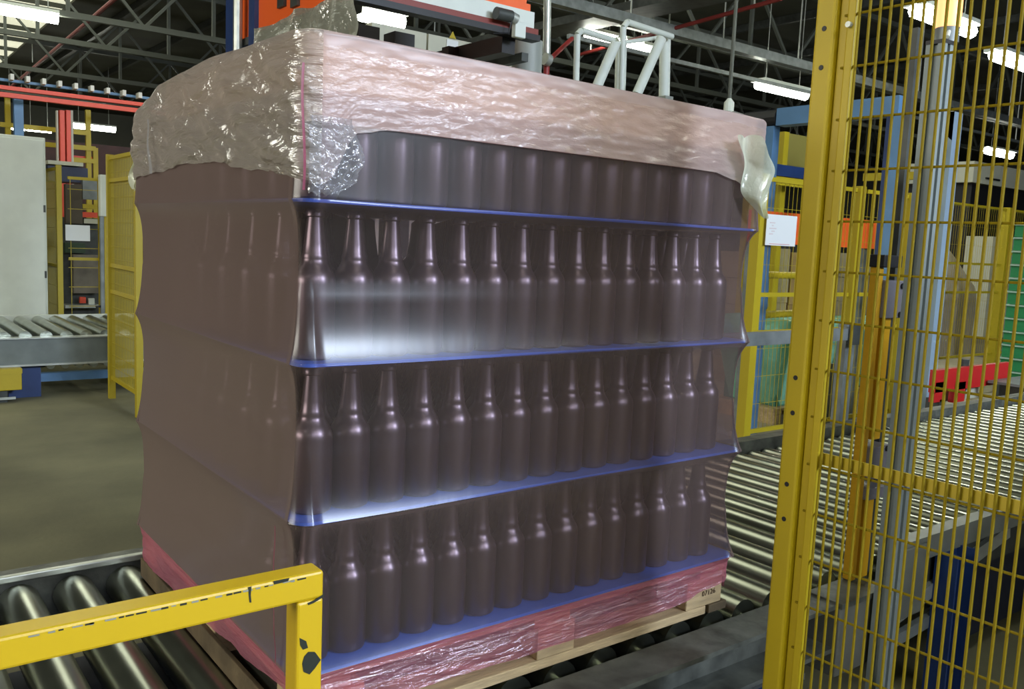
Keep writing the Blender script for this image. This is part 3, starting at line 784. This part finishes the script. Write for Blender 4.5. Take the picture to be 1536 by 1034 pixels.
for u0, u1 in ((86, 89.5), (107.5, 112)):
    A, B = ony(u0, 165, GY-.1), ony(u1, 245, GY-.1)
    box((A.x, GY-.05, 0), (B.x, GY+.02, A.z)).build('column_edge', CREAM, gt)
# yellow catwalk frame behind
yc = thing('yellow_catwalk', 'yellow tubular catwalk railing behind the red column', 'railing', (2.5, 11.6, 0))
for u, v0 in ((11, 145), (132, 165), (143, 222)):
    A = ony(u, v0, 11.6); box((A.x-.03, 11.58, 0), (A.x+.03, 11.64, A.z)).build('post', YELD, yc)
for (a, b) in (((0, 187), (134, 200)), ((64, 217), (143, 223)), ((108, 240), (143, 242))):
    A, B = ony(*a, 11.6), ony(*b, 11.6); z = (A.z+B.z)/2; box((A.x, 11.57, z-.03), (B.x, 11.61, z+.03)).build('rail', YELD, yc)
box((ony(110, 236, 11.7).x, 11.7, ony(110, 243, 11.7).z), (ony(142, 236, 11.7).x, 11.8, ony(142, 236, 11.7).z)).build('toe_board', RED, yc)
# large brownish tank wall behind the left machines
tag(box((1.0, 14.5, 0), (9.5, 15.2, 2.75)).build('machine_wall', mat('dark_maroon', (.05, .02, .02), .7, var=.3)), 'long dark maroon machine wall deep in the hall', 'machine')

# ------------------------------------------------------------------ orange palletiser overhead
C0 = onz(540, -6, 2.72); MX, MY, MZ = C0.x, C0.y, 2.72
pz = thing('palletiser', 'overhead orange and white palletiser frame behind the load', 'machine', (MX+.5, MY+.5, 0))
EX = onx(385, 0, MX).y
hL = lambda u, v: onx(u, v, MX)
box((MX, MY+.25, MZ+.02), (MX+.10, EX+.3, MZ+.75)).build('orange_panel', ORANGE, pz)
for (u, v) in ((425, 4), (445, 3)):
    A = hL(u, v); box((MX-.02, A.y-.05, A.z-.03), (MX-.001, A.y+.05, A.z+.06)).build('switch_box', DGREY, pz)
box((MX-.02, MY+.2, MZ-.03), (MX+.12, EX+.3, MZ+.02)).build('edge_rail', DGREY, pz)
# front member along x
A, B = ony(560, 0, MY), ony(800, 62, MY)
box((MX-.05, MY, B.z+.07), (B.x, MY+.05, B.z+.17)).build('white_beam', WHITE, pz)
box((MX-.05, MY-.02, B.z+.035), (B.x+.02, MY+.05, B.z+.07)).build('red_edge', mat('dark_red', (.20, .03, .02), .5), pz)
box((MX-.05, MY-.03, B.z), (B.x+.03, MY+.05, B.z+.035)).build('black_rail', BLACK, pz)
q = ony(690, 0, MY); 
box((q.x, MY+.02, B.z+.171), (B.x-.05, MY+.05, B.z+.75)).build('orange_panel', ORANGE, pz)
for k in range(4): box((B.x-.05, MY+.03, B.z+.18+k*.07), (B.x-.01, MY+.14, B.z+.22+k*.07)).build('panel_tooth', ORANGE, pz)
# cross member behind, dark
for (a, b, d_) in (((560, 28), (790, 80), 1.2), ((650, 78), (790, 52), .6)):
    pass
for k, dy in enumerate((.55, .95)):
    MB().bar((MX+.9, MY+dy, B.z-.05), (B.x-.05, MY+dy, B.z-.05), .08, .10).build('lower_rail', BLACK, pz)
MB().bar((B.x-.15, MY+.05, B.z-.04), (MX+1.0, MY+2.2, B.z-.04), .10, .10).build('diagonal_rail', BLACK, pz)
MB().bar((B.x-.02, MY+.05, B.z-.09), (MX+1.2, MY+2.2, B.z-.09), .05, .05).build('diagonal_rail', DGREY, pz)
for x in (MX+.62, MX+.9): box((x, MY+1.2, 0), (x+.16, MY+1.36, B.z+.2)).build('mast', BLACK, pz)
q0, q1 = ony(556, 38, MY+2.4), ony(790, 110, MY+2.4)
for k in range(3):
    xa_ = lerp(q0.x, q1.x, k/3); box((xa_+.01, MY+2.4, 0.3), (lerp(q0.x, q1.x, (k+1)/3)-.01, MY+2.5, ony(640, 50, MY+2.4).z)).build('cream_panel', CREAM, pz)
A = ony(680, 47, MY+2.38); MB().prism([(A.x-.035, MY+2.39, A.z-.06), (A.x+.035, MY+2.39, A.z-.06), (A.x, MY+2.39, A.z+.0)], (0, -.005, 0)).build('warning_triangle', YELD, pz)
box((A.x-.06, MY+2.385, A.z-.16), (A.x+.06, MY+2.395, A.z-.075)).build('label_plate', PAPER, pz)
box((MX+.3, MY+1.15, B.z-.02), (MX+1.3, MY+1.2, B.z+.05)).build('amber_bar', mat('amber_bar', (.55, .25, .02), .5), pz)
# motor on the beam end
A = ony(765, 22, MY-.1)
MB().cyl((A.x-.08, MY-.07, A.z), (A.x+.03, MY-.07, A.z), .035, 16).build('motor', DGREY, pz, smooth=True)
MB().cyl((A.x+.03, MY-.07, A.z), (A.x+.07, MY-.07, A.z-.01), .032, 14).build('motor_flange', GALV, pz, smooth=True)
box((A.x+.06, MY-.08, A.z-.11), (A.x+.14, MY-.04, A.z-.02)).build('gearbox', WHITE, pz, bevel=.006)
MB().path([Vector((A.x+.03, MY-.08, A.z-.03)), Vector((A.x+.01, MY-.08, A.z-.10)), Vector((A.x-.10, MY-.08, A.z-.12))], .005, 6).build('cable', BLACK, pz)
# grey cylinder column under the beam end
A = ony(790, 100, MY+.4); wd = ony(808, 100, MY+.4).x-ony(772, 100, MY+.4).x
MB().cyl((A.x, MY+.4, 0), (A.x, MY+.4, ony(790, 62, MY+.4).z), wd/2, 24).build('support_column', mat('column_grey', (.26, .28, .25), .5), pz, smooth=True)
# blue column at the rear
yl = hL(388, 40).y; yr = hL(345, 40).y
box((MX-.03, yl, 0), (MX+.10, yl+.10, 4.2)).build('blue_column', BLUE, pz); box((MX-.03, yr-.14, 0), (MX+.10, yr, 4.2)).build('blue_column', BLUE, pz)
box((MX+.02, yl+.10, 0), (MX+.06, yr-.14, 4.2)).build('column_web', BLUE, pz)
MB().cyl((MX-.06, (yl+yr)/2-.05, 0), (MX-.06, (yl+yr)/2-.05, 4.2), .03, 10).build('conduit', GALV, pz)
# silver film draped from the orange panel
SILV = film('silver_drape_film', (.75, .76, .62), (.66, .66, .54), .60, .4, 1.0, grough=.15, bumps=((4, .9, (1, .6, 1), (.5, 0, 0), .12), (14, .5, (1, 1, 1), (0, 0, 0), .03)), gmul=5.0, gmax=.6)
fd = thing('film_drape', 'silvery crumpled plastic film hanging from the orange machine', 'plastic film', (MX, MY+.8, 2))
rows = []
for j in range(25):
    t = j/24; row = []
    for i in range(41):
        s_ = i/40; u = lerp(388, 545, s_)
        topv = interp([(388, 44), (470, 14), (540, -16)], u); botv = interp([(388, 95), (420, 88), (470, 80), (520, 70), (545, 58)], u)
        q = onx(u, lerp(topv, botv, t), MX-.06)
        cz = .05*noise.noise((q.y*2.2, q.z*2.5, 1)) + .025*noise.noise((q.y*6, q.z*5+q.y*3, 4))
        row.append((MX-.10+cz, q.y, q.z))
    rows.append(row)
o = MB().grid(rows).build('drape', SILV, fd); smooth_obj(o)
rows = []
for j in range(21):
    t = j/20
    row = []
    for i in range(9):
        s_ = i/8; q = onx(lerp(522, 540, s_), lerp(-6, 62, t), MX-.12); row.append((MX-.14+.04*noise.noise((q.y*9, q.z*7, 2)), q.y, q.z))
    rows.append(row)
o = MB().grid(rows).build('drape_fold', SILV, fd); smooth_obj(o)

# ------------------------------------------------------------------ pipes, ladder rails, cable trays above the load
lr = thing('ladder_rails', 'white tubular ladder handrails rising behind the load', 'handrail', (4.2, 4.2, 0))
LY = 4.2
def tube(t, name, pix, y, r, mt):
    pts = [ony(a, b, y+dy) for (a, b, dy) in pix]; return MB().path(pts, r, 10).build(name, mt, t, smooth=True)
tube(lr, 'handrail', ((864, 128, 0), (866, 52, 0), (872, 46, 0), (925, 62, .1)), LY, .026, WHITE)
tube(lr, 'handrail', ((932, 140, 0), (935, 41, 0), (941, 33, 0), (1008, 55, .1)), LY, .026, WHITE)
tube(lr, 'stile', ((895, 131, 0), (923, 66, 0)), LY, .045, WHITE); tube(lr, 'stile', ((955, 142, 0), (992, 58, 0)), LY, .045, WHITE)
tube(lr, 'upright', ((930, 138, .2), (932, 62, .2)), LY, .05, WHITE); tube(lr, 'upright', ((996, 152, .2), (998, 55, .2)), LY, .05, WHITE)
tube(lr, 'rung', ((921, 66, 0), (992, 56, .1)), LY, .018, WHITE)
for u in (868, 935, 998):
    A = ony(u, 145, LY); box((A.x-.05, LY-.05, 0), (A.x+.05, LY+.05, A.z)).build('support_leg', GALV, lr)
REDQ = mat('drop_pipe_red', (.26, .02, .018), .5)
vp = thing('drop_pipe', 'vertical grey pipe with a red lower end and clamp', 'pipe', (4, 4.4, 1.8))
tube(vp, 'grey_pipe', ((820, 92, 0), (822, -60, 0)), 4.4, .032, GALV); tube(vp, 'red_pipe', ((819, 125, 0), (820, 92, 0)), 4.4, .026, REDQ)
tube(vp, 'clamp', ((817, 88, 0), (824, 91, 0)), 4.36, .05, GALV); tube(vp, 'red_branch', ((826, 88, 0), (858, 58, .4)), 4.4, .02, REDQ)
A = ony(820, 110, 4.4); box((A.x-.04, 4.36, 0), (A.x+.04, 4.44, A.z-.1)).build('stand', GREY, vp)
REDK = mat('dull_red_pipe', (.16, .012, .010), .6)
ct = thing('cable_tray', 'dark overhead cable tray running across the hall', 'cable tray', (9, 8, 4.9))
A, B = onz(800, 44, 4.9), onz(1120, -14, 4.9)
MB().bar((A.x, A.y+3, 4.9), (B.x, B.y-3, 4.9), .55, .12).build('tray', DGREY, ct)
MB().bar((A.x+.35, A.y+3, 5.02), (B.x+.35, B.y-3, 5.02), .05, .12).build('tray_side', TRUSS, ct)
for k in range(5):
    q = Vector((A.x, A.y+3, 0)).lerp(Vector((B.x, B.y-3, 0)), k/4); MB().cyl((q.x, q.y, 4.95), (q.x, q.y, 6.6), .015, 6).build('hanger', GALV, ct)
rp = thing('red_sprinkler_pipe', 'thin red sprinkler pipe under the cable tray', 'pipe', (9, 8, 4.7))
A, B = onz(862, 84, 4.7), onz(1172, -2, 4.7)
MB().cyl((A.x, A.y, 4.7), (B.x, B.y, 4.7), .03, 8).build('pipe', REDK, rp)
for k in (.1, .9):
    q = A.lerp(B, k); MB().cyl((q.x, q.y, 4.7), (q.x, q.y, 6.6), .012, 5).build('hanger', GALV, rp)
rp2 = thing('red_sprinkler_pipe', 'red sprinkler pipe beside the roof lights', 'pipe', (3.8, 14, 6))
A, B = onz(166, 0, 6.0), onz(62, 78, 6.0)
MB().cyl((A.x, A.y-2, 6.0), (A.x+.4, 34, 6.0), .045, 8).build('pipe', REDK, rp2)
for yy in (A.y, 28): MB().cyl((A.x+.1, yy, 6.0), (A.x+.1, yy, 6.6), .012, 5).build('hanger', GALV, rp2)
# pale service ducts running along x on the right
for k, (a, b, z, th, lab) in enumerate((((960, 34), (1210, 112), 4.6, .14, 'wide grey service duct under the roof'), ((1000, 92), (1215, 142), 4.3, .06, 'slim grey conduit below the service duct'), ((800, 2), (960, 25), 5.0, .08, 'slim grey conduit above the cable tray'))):
    A, B = onz(*a, z), onz(*b, z); yy = (A.y+B.y)/2
    d_ = thing('service_duct', lab, 'duct', (A.x, yy, z))
    box((A.x-2, yy-.15*th/.3, z), (B.x+14, yy+.15*th/.3, z+th)).build('duct', GREY, d_)
    for q in range(4): MB().cyl((A.x+q*4, yy, z+th), (A.x+q*4, yy, 6.6), .014, 5).build('hanger', GALV, d_)
vr = thing('hanging_rod', 'thin grey rod with a bulb-shaped end hanging beside the blue arm', 'rod', (8, 5.5, 2.6))
A = ony(1094, 150, 5.5); MB().cyl((A.x, 5.5, A.z), (A.x, 5.5, 6.6), .022, 8).build('rod', TRUSS, vr); MB().lathe([(.02, 0), (.06, .05), (.06, .15), (.02, .2)], 12, (A.x, 5.5, A.z-.18)).build('end_fitting', WHITE, vr)

# ------------------------------------------------------------------ right background
FY = 2.5
def fz(u, v): return ony(u, v, FY).z
pA, pB = ony(1118, 600, FY), ony(1270, 500, FY)
zt = fz(1275, 284)
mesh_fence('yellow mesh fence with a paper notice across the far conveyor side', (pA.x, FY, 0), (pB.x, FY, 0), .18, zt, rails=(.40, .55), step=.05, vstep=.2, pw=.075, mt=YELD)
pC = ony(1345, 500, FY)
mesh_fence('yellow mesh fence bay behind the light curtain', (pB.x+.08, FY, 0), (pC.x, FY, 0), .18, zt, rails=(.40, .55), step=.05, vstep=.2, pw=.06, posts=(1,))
ob = thing('orange_board', 'long orange board behind the yellow mesh fence', 'board', (pA.x+1, FY+.35, 0))
q0, q1 = ony(1128, 320, FY+.35), ony(1312, 374, FY+.35)
box((q0.x, FY+.35, ony(1210, 368, FY+.35).z), (q1.x, FY+.38, ony(1210, 322, FY+.35).z)).build('board', ORANGE, ob)
for k in (.05, .95): x = lerp(q0.x, q1.x, k); box((x-.03, FY+.381, 0), (x+.03, FY+.43, ony(1210, 330, FY+.35).z)).build('leg', GREY, ob)
q0, q1 = ony(1151, 321, FY-.06), ony(1192, 370, FY-.06)
sg = thing('paper_notice', 'white paper notice with faint red print hung on the yellow fence', 'sign', ((q0.x+q1.x)/2, FY-.06, q1.z))
box((q0.x, FY-.062, q1.z), (q1.x, FY-.058, q0.z)).build('sheet', PAPER, sg)
wd = q1.x-q0.x; hh = q0.z-q1.z
box((q0.x+.12*wd, FY-.0640, q1.z+.04*hh), (q1.x-.2*wd, FY-.0625, q1.z+.06*hh)).build('red_line', INKR, sg)
for k in range(5): box((q0.x+(.10+.07*(k % 2))*wd, FY-.0640, q1.z+(.35+.09*k)*hh), (q0.x+(.22+.05*(k % 3))*wd, FY-.0625, q1.z+(.39+.09*k)*hh)).build('faint_print', mat('pink_print', (.66, .58, .58), .7), sg)
# walkway rail further up and handrail in front of it
wr2 = thing('yellow_walkway', 'yellow railed walkway with dark blue edge above the far fence', 'walkway', (7, 4.0, 0))
WY = 4.0
A, B = ony(1150, 262, WY), ony(1212, 280, WY); z = (A.z+B.z)/2
box((A.x-.8, WY, z-.05), (B.x+.3, WY+.06, z+.03)).build('rail', YELD, wr2); box((A.x-.8, WY+.08, z+.05), (B.x+.3, WY+.2, z+.16)).build('blue_edge', BLUE, wr2)
for u in (1158, 1203):
    q = ony(u, 240, WY); box((q.x-.04, WY+.2, 0), (q.x+.04, WY+.28, ony(u, 195, WY).z)).build('post', YELD, wr2)
q0, q1 = ony(1140, 192, WY+.5), ony(1215, 255, WY+.5)
box((q0.x, WY+.5, q1.z), (q1.x, WY+.53, q0.z)).build('mesh_screen', mat('olive_screen', (.20, .17, .03), .7), wr2)
# low yellow handrail and blue elbow pipe behind fence
hr = thing('low_handrail', 'low yellow handrail with a grey-blue elbow pipe behind the mesh', 'handrail', (5.4, 2.9, 0))
tube(hr, 'rail', ((1138, 412, 0), (1206, 414, 0)), 3.0, .03, YELD); tube(hr, 'post', ((1138, 415, 0), (1136, 462, 0)), 3.0, .03, YELD)
tube(hr, 'elbow_pipe', ((1130, 400, 0), (1148, 415, 0), (1147, 460, 0), (1134, 468, 0)), 3.0, .028, BLUEL)
tube(hr, 'lower_rail', ((1120, 474, 0), (1206, 469, 0)), 3.0, .03, YELD)
for u in (1130, 1200):
    q = ony(u, 474, 3.0); box((q.x-.03, 2.97, 0), (q.x+.03, 3.03, q.z)).build('post', YELD, hr)
# grey guide arm on the conveyor far side
ga = thing('guide_arm', 'grey steel guide arm with a square bracket post beside the conveyor', 'guide arm', (3.8, 1.3, 0))
A, B = ony(1112, 508, 1.32), ony(1290, 500, 1.32); z = (A.z+B.z)/2
box((A.x-.4, 1.30, z-.035), (B.x, 1.34, z+.03)).build('arm', GREY, ga)
q = ony(1280, 560, 1.32); box((q.x-.06, 1.345, 0), (q.x+.03, 1.40, z+.05)).build('post', GREY, ga); box((q.x-.12, 1.28, z-.06), (q.x+.0, 1.299, z+.05)).build('bracket', DGREY, ga)
# green film bales
GREEN = film('green_film', (.45, .80, .62), (.30, .66, .48), .66, .3, 1.0, grough=.18, bumps=((7, .8, (1, 1, .5), (0, 0, 0), .05),), gmul=1.6)
def bale(label, a, b, y, d, zbot, flare=.0):
    q0, q1 = ony(*a, y), ony(*b, y); t = thing('wrapped_bale', label, 'bale', ((q0.x+q1.x)/2, y+d/2, 0))
    rows = []
    for j in range(17):
        k = j/16; z = lerp(zbot, q0.z, k); row = []
        for i in range(41):
            an = 2*pi*i/40; ca, sa = cos(an), sin(an); e = .35
            rx = (q1.x-q0.x)/2*(1-flare*(1-k)) * (1-.25*max(0, k-.85)/.15); ry_ = d/2*(1-flare*(1-k))
            x = (q0.x+q1.x)/2 + rx*math.copysign(abs(ca)**e, ca); yy = y+d/2 + ry_*math.copysign(abs(sa)**e, sa)
            nz = .04*noise.noise((x*4, yy*4, z*4)); row.append((x+nz, yy+nz, z))
        rows.append(row)
    c = [[((q0.x+q1.x)/2, y+d/2, q0.z+.02)]*41]
    o = MB().grid(rows+c).build('film_cover', GREEN, t); smooth_obj(o)
    box((q0.x*.85+q1.x*.15, y+.15*d, .145), (q0.x*.15+q1.x*.85, y+.85*d, q0.z-.12)).build('load', mat('green_load', (.06, .20, .13), .6, var=.3), t)
    for kk in (0, .5, 1): 
        x = lerp(q0.x+.1, q1.x-.18, kk); box((x, y+.05, 0), (x+.1, y+d-.05, .12)).build('pallet_runner', WOOD, t)
    box((q0.x+.08, y+.05, .12), (q1.x-.08, y+d-.05, .142)).build('pallet_deck', WOOD, t)
    return t
bale('pale green film wrapped load behind the light curtain', (1170, 484), (1285, 620), 3.05, .8, .16, .28)
bale('green film wrapped load behind the aluminium post', (1330, 486), (1400, 600), 3.2, .8, .16, .1)
# stack of green crates at the right edge
gs = thing('green_crate_stack', 'stack of green ribbed plastic trays beside the far conveyor', 'crate stack', (8, 2.2, 0))
q0, q1 = ony(1519, 335, 2.62), ony(1519, 570, 2.62)
GRN = mat('green_plastic', (.02, .22, .07), .45); nl = 12
for k in range(nl):
    z0 = lerp(q1.z, q0.z, k/nl); z1 = lerp(q1.z, q0.z, (k+1)/nl)
    box((q0.x+.02, 1.77, z0), (q0.x+1.1, 2.6, z1-.02)).build('tray', GRN, gs); box((q0.x, 1.75, z1-.0195), (q0.x+1.12, 2.62, z1-.004)).build('rim', mat('pale_green_plastic', (.35, .5, .38), .4), gs)
box((q0.x, 1.75, 0), (q0.x+1.12, 2.62, q1.z-.002)).build('stand', DGREY, gs)
# red frame and black box beside far conveyor
rb = thing('bracket_stand', 'red steel bracket frame standing beyond the far conveyor', 'frame', (6.5, 1.7, 0))
def rq(a, b, name, mt, y=1.6, d=.04):
    q0, q1 = ony(*a, y), ony(*b, y); return box((q0.x, y, q1.z), (q1.x, y+d, q0.z)).build(name, mt, rb)
rq((1404, 556), (1514, 574), 'top_bar', REDP); rq((1404, 574.5), (1417, 602), 'leg', REDP); rq((1433, 574.5), (1446, 602), 'leg', REDP)
q = ony(1410, 600, 1.6); box((q.x, 1.6, 0), (q.x+.08, 1.7, q.z)).build('stand', DGREY, rb); rq((1418, 576), (1432, 600), 'cream_block', CREAM, 1.68, .05); rq((1450, 578), (1466, 596), 'cream_block', CREAM, 1.68, .05)
q = ony(1446, 545, 1.66); MB().cyl((q.x, 1.66, q.z+.03), (q.x, 1.66, q.z-.2), .035, 10).build('clamp_knob', DGREY, rb)
bb = thing('black_drive_box', 'black drive box on the far conveyor edge', 'box', (6.6, 1.35, .6))
q0, q1 = ony(1480, 574, 1.60), ony(1560, 600, 1.60)
box((q0.x, 1.30, .592), (q0.x+1.3, 1.57, q0.z)).build('box_body', BLACK, bb); box((q0.x-.02, 1.28, q0.z+.001), (q0.x+1.32, 1.585, q0.z+.02)).build('lid', GREY, bb)
box((q0.x+.1, 1.35, 0), (q0.x+.2, 1.55, .591)).build('stand', DGREY, bb)
# brown cartons behind the orange board
for k, (a, b, yy, col, lab) in enumerate((((1132, 378), (1158, 470), 4.62, (.33, .27, .16), 'narrow beige carton stack behind the low yellow handrail'), ((1160, 372), (1183, 462), 4.62, (.40, .33, .17), 'taller beige carton stack in the middle behind the handrail'), ((1185, 378), (1240, 470), 4.62, (.30, .19, .06), 'brown carton stack with an orange tint behind the handrail'), ((1286, 380), (1340, 480), 4.62, (.30, .26, .17), 'beige carton stack behind the light curtain'))):
    q0, q1 = ony(a[0], 420, yy), ony(b[0], 420, yy); q0.z = ony(*a, yy).z; t = thing('carton_stack', lab, 'cartons', ((q0.x+q1.x)/2, yy, 0))
    cm = mat('carton_%d' % k, col, .8, var=.15); z = 0; n = 5; hz_ = q0.z/n
    for i in range(n): box((q0.x+.01*(i % 2), yy, i*hz_), (q1.x-.01*((i+1) % 2), yy+.5, (i+1)*hz_-.004)).build('carton', cm, t)
# far fence bays
F2 = 4.3
a = ony(1388, 500, F2); b = ony(1492, 500, F2); c = ony(1560, 500, F2); zt2 = ony(1440, 306, F2).z
mesh_fence('far yellow mesh fence bay before the draped pallet', (a.x, F2, 0), (b.x, F2, 0), .18, zt2, rails=(.43, .62), step=.06, vstep=.25, pw=.11)
mesh_fence('last yellow mesh fence bay beside the green trays', (b.x+.1, F2, 0), (c.x, F2, 0), .18, zt2, rails=(.43, .7), step=.06, vstep=.25, pw=.09, posts=(1,))
# clear-film draped load behind the far fence
DRAPE = film('dusty_clear_film', (.8, .78, .68), (.52, .46, .36), .6, .3, 1.0, grough=.25, bumps=((5, .7, (1, 1, .4), (0, 0, 0), .05),), gmul=1.2)
dl = thing('draped_load', 'tall load draped in dusty clear film behind the far fence', 'wrapped load', (12, 5.3, 0))
q0, q1 = ony(1408, 440, 5.0), ony(1478, 440, 5.0); zk = ony(1430, 368, 5.0).z
rows = []
for j in range(15):
    k = j/14; z = lerp(.0, zk, k); row = []
    for i in range(33):
        an = 2*pi*i/32; s_ = 1-.75*max(0, (k-.62)/.38)
        x = (q0.x+q1.x)/2+(q1.x-q0.x)/2*s_*math.copysign(abs(cos(an))**.5, cos(an)); yy = 5.5+.5*s_*math.copysign(abs(sin(an))**.5, sin(an))
        row.append((x+.05*noise.noise((x*2, yy*2, z*2)), yy, z))
    rows.append(row)
o = MB().grid(rows).build('film_cover', DRAPE, dl); smooth_obj(o)
box((lerp(q0.x, q1.x, .3), 5.25, 0), (lerp(q0.x, q1.x, .7), 5.75, zk*.8)).build('load', mat('brown_load', (.22, .16, .09), .7), dl)
# blue portal frame
BXP = 5.2
bp = thing('blue_portal', 'light blue steel portal frame with a motor arm', 'frame', (BXP, 2, 0))
A, B = onx(1165, 168, BXP), onx(1348, 160, BXP)
zb0 = onx(1345, 172, BXP).z; zb1 = onx(1345, 143, BXP).z
box((BXP, B.y, zb0), (BXP+.12, A.y, zb1)).build('beam', BLUEL, bp)
y0 = onx(1347, 220, BXP).y; y1 = onx(1326, 220, BXP).y
box((BXP+.0, y0, 0), (BXP+.12, y1, zb0)).build('column', BLUE, bp)
box((BXP-.02, y0-.02, 0), (BXP-.001, y0+.05, zb0)).build('column_edge', BLUEL, bp)
y2 = onx(1250, 220, BXP).y
A2 = onx(1130, 165, BXP); MB().cyl((BXP+.06, A2.y+.1, (zb0+zb1)/2), (BXP+.06, A.y+.01, (zb0+zb1)/2), .07, 14).build('arm_motor', BLACK, bp); MB().cyl((BXP+.06, A2.y+.25, (zb0+zb1)/2+.05), (BXP+.06, A2.y+.1, (zb0+zb1)/2), .045, 12).build('motor_plug', GALV, bp)
yz = onx(1160, 200, BXP).y; box((BXP, yz, 0), (BXP+.08, yz+.08, zb0)).build('rear_column', BLUEL, bp)
ye = onx(1266, 195, BXP+.5).y; MB().cyl((BXP+.5, ye, .6), (BXP+.5, ye, onx(1266, 130, BXP+.5).z), .03, 10).build('grey_pipe', GALV, bp)
box((BXP+.42, ye-.05, 0), (BXP+.58, ye+.05, .6)).build('pipe_stand', GREY, bp)
# second pale portal seen past the aluminium post
sp = thing('pale_blue_frame', 'pale blue and yellow machine gate frame past the aluminium post', 'frame', (7.5, 2, 0))
SX = 7.2
ya, yb_ = onx(1398, 250, SX).y, onx(1424, 250, SX).y; zc = onx(1422, 168, SX).z
box((SX, yb_, 0), (SX+.15, onx(1408, 250, SX).y, zc)).build('column', mat('pale_blue', (.30, .40, .52), .4), sp)
MB().prism([(SX, onx(1405, 180, SX).y, onx(1405, 190, SX).z), (SX, yb_+.001, zc-.25), (SX, yb_+.001, zc), (SX, onx(1390, 160, SX).y, onx(1390, 158, SX).z)], (.1, 0, 0)).build('sloped_head', CREAM, sp)
yy = onx(1406, 250, SX-.1).y; box((SX-.1, yy, 0), (SX-.02, yy+.08, onx(1406, 195, SX).z)).build('yellow_post', YELD, sp)
A = onx(1388, 262, SX-.1); box((SX-.1, yy+.08, A.z-.04), (SX-.06, A.y+.6, A.z+.03)).build('yellow_rail', YELD, sp)
# cream machine far right
fm = thing('cream_machine', 'cream coloured machine housing far off on the right', 'machine', (20, 6, 0))
QY = 7.0
q0, q1 = ony(1462, 243, QY), ony(1600, 276, QY)
box((q0.x, QY, ony(1470, 275, QY).z), (q0.x+7, QY+1.5, ony(1470, 243, QY).z)).build('housing', CREAM, fm)
q = ony(1478, 266, QY); r_ = ony(1498, 272, QY); box((q.x, QY-.03, r_.z), (r_.x, QY-.001, q.z)).build('dark_slot', BLACK, fm)
box((q0.x+.2, QY+.1, 0), (q0.x+6.5, QY+1.4, ony(1470, 276, QY).z)).build('base', BLACK, fm)
q0, q1 = ony(1490, 355, 6.4), ony(1530, 400, 6.4)
tag(box((q0.x, 6.4, 0), (q1.x+.6, 6.9, q0.z)).build('pale_cabinet', CREAM), 'pale cabinet standing before the far cream machine', 'cabinet')
# dark line of shelving closing the view
tag(box((14, 11, 0), (34, 12, 2.1)).build('storage_rack', mat('rack_dark', (.05, .05, .045), .7, var=.4, vscale=2)), 'long dark storage row at the back of the hall', 'rack')
tag(box((7.5, 13.2, 0), (13.5, 14.2, 2.6)).build('machine_block', mat('olive_block', (.16, .13, .04), .7, var=.4, vscale=2)), 'olive machine housing behind the yellow walkway', 'machine')
for o in bpy.data.objects:
    if '_base' in o.keys(): del o['_base']
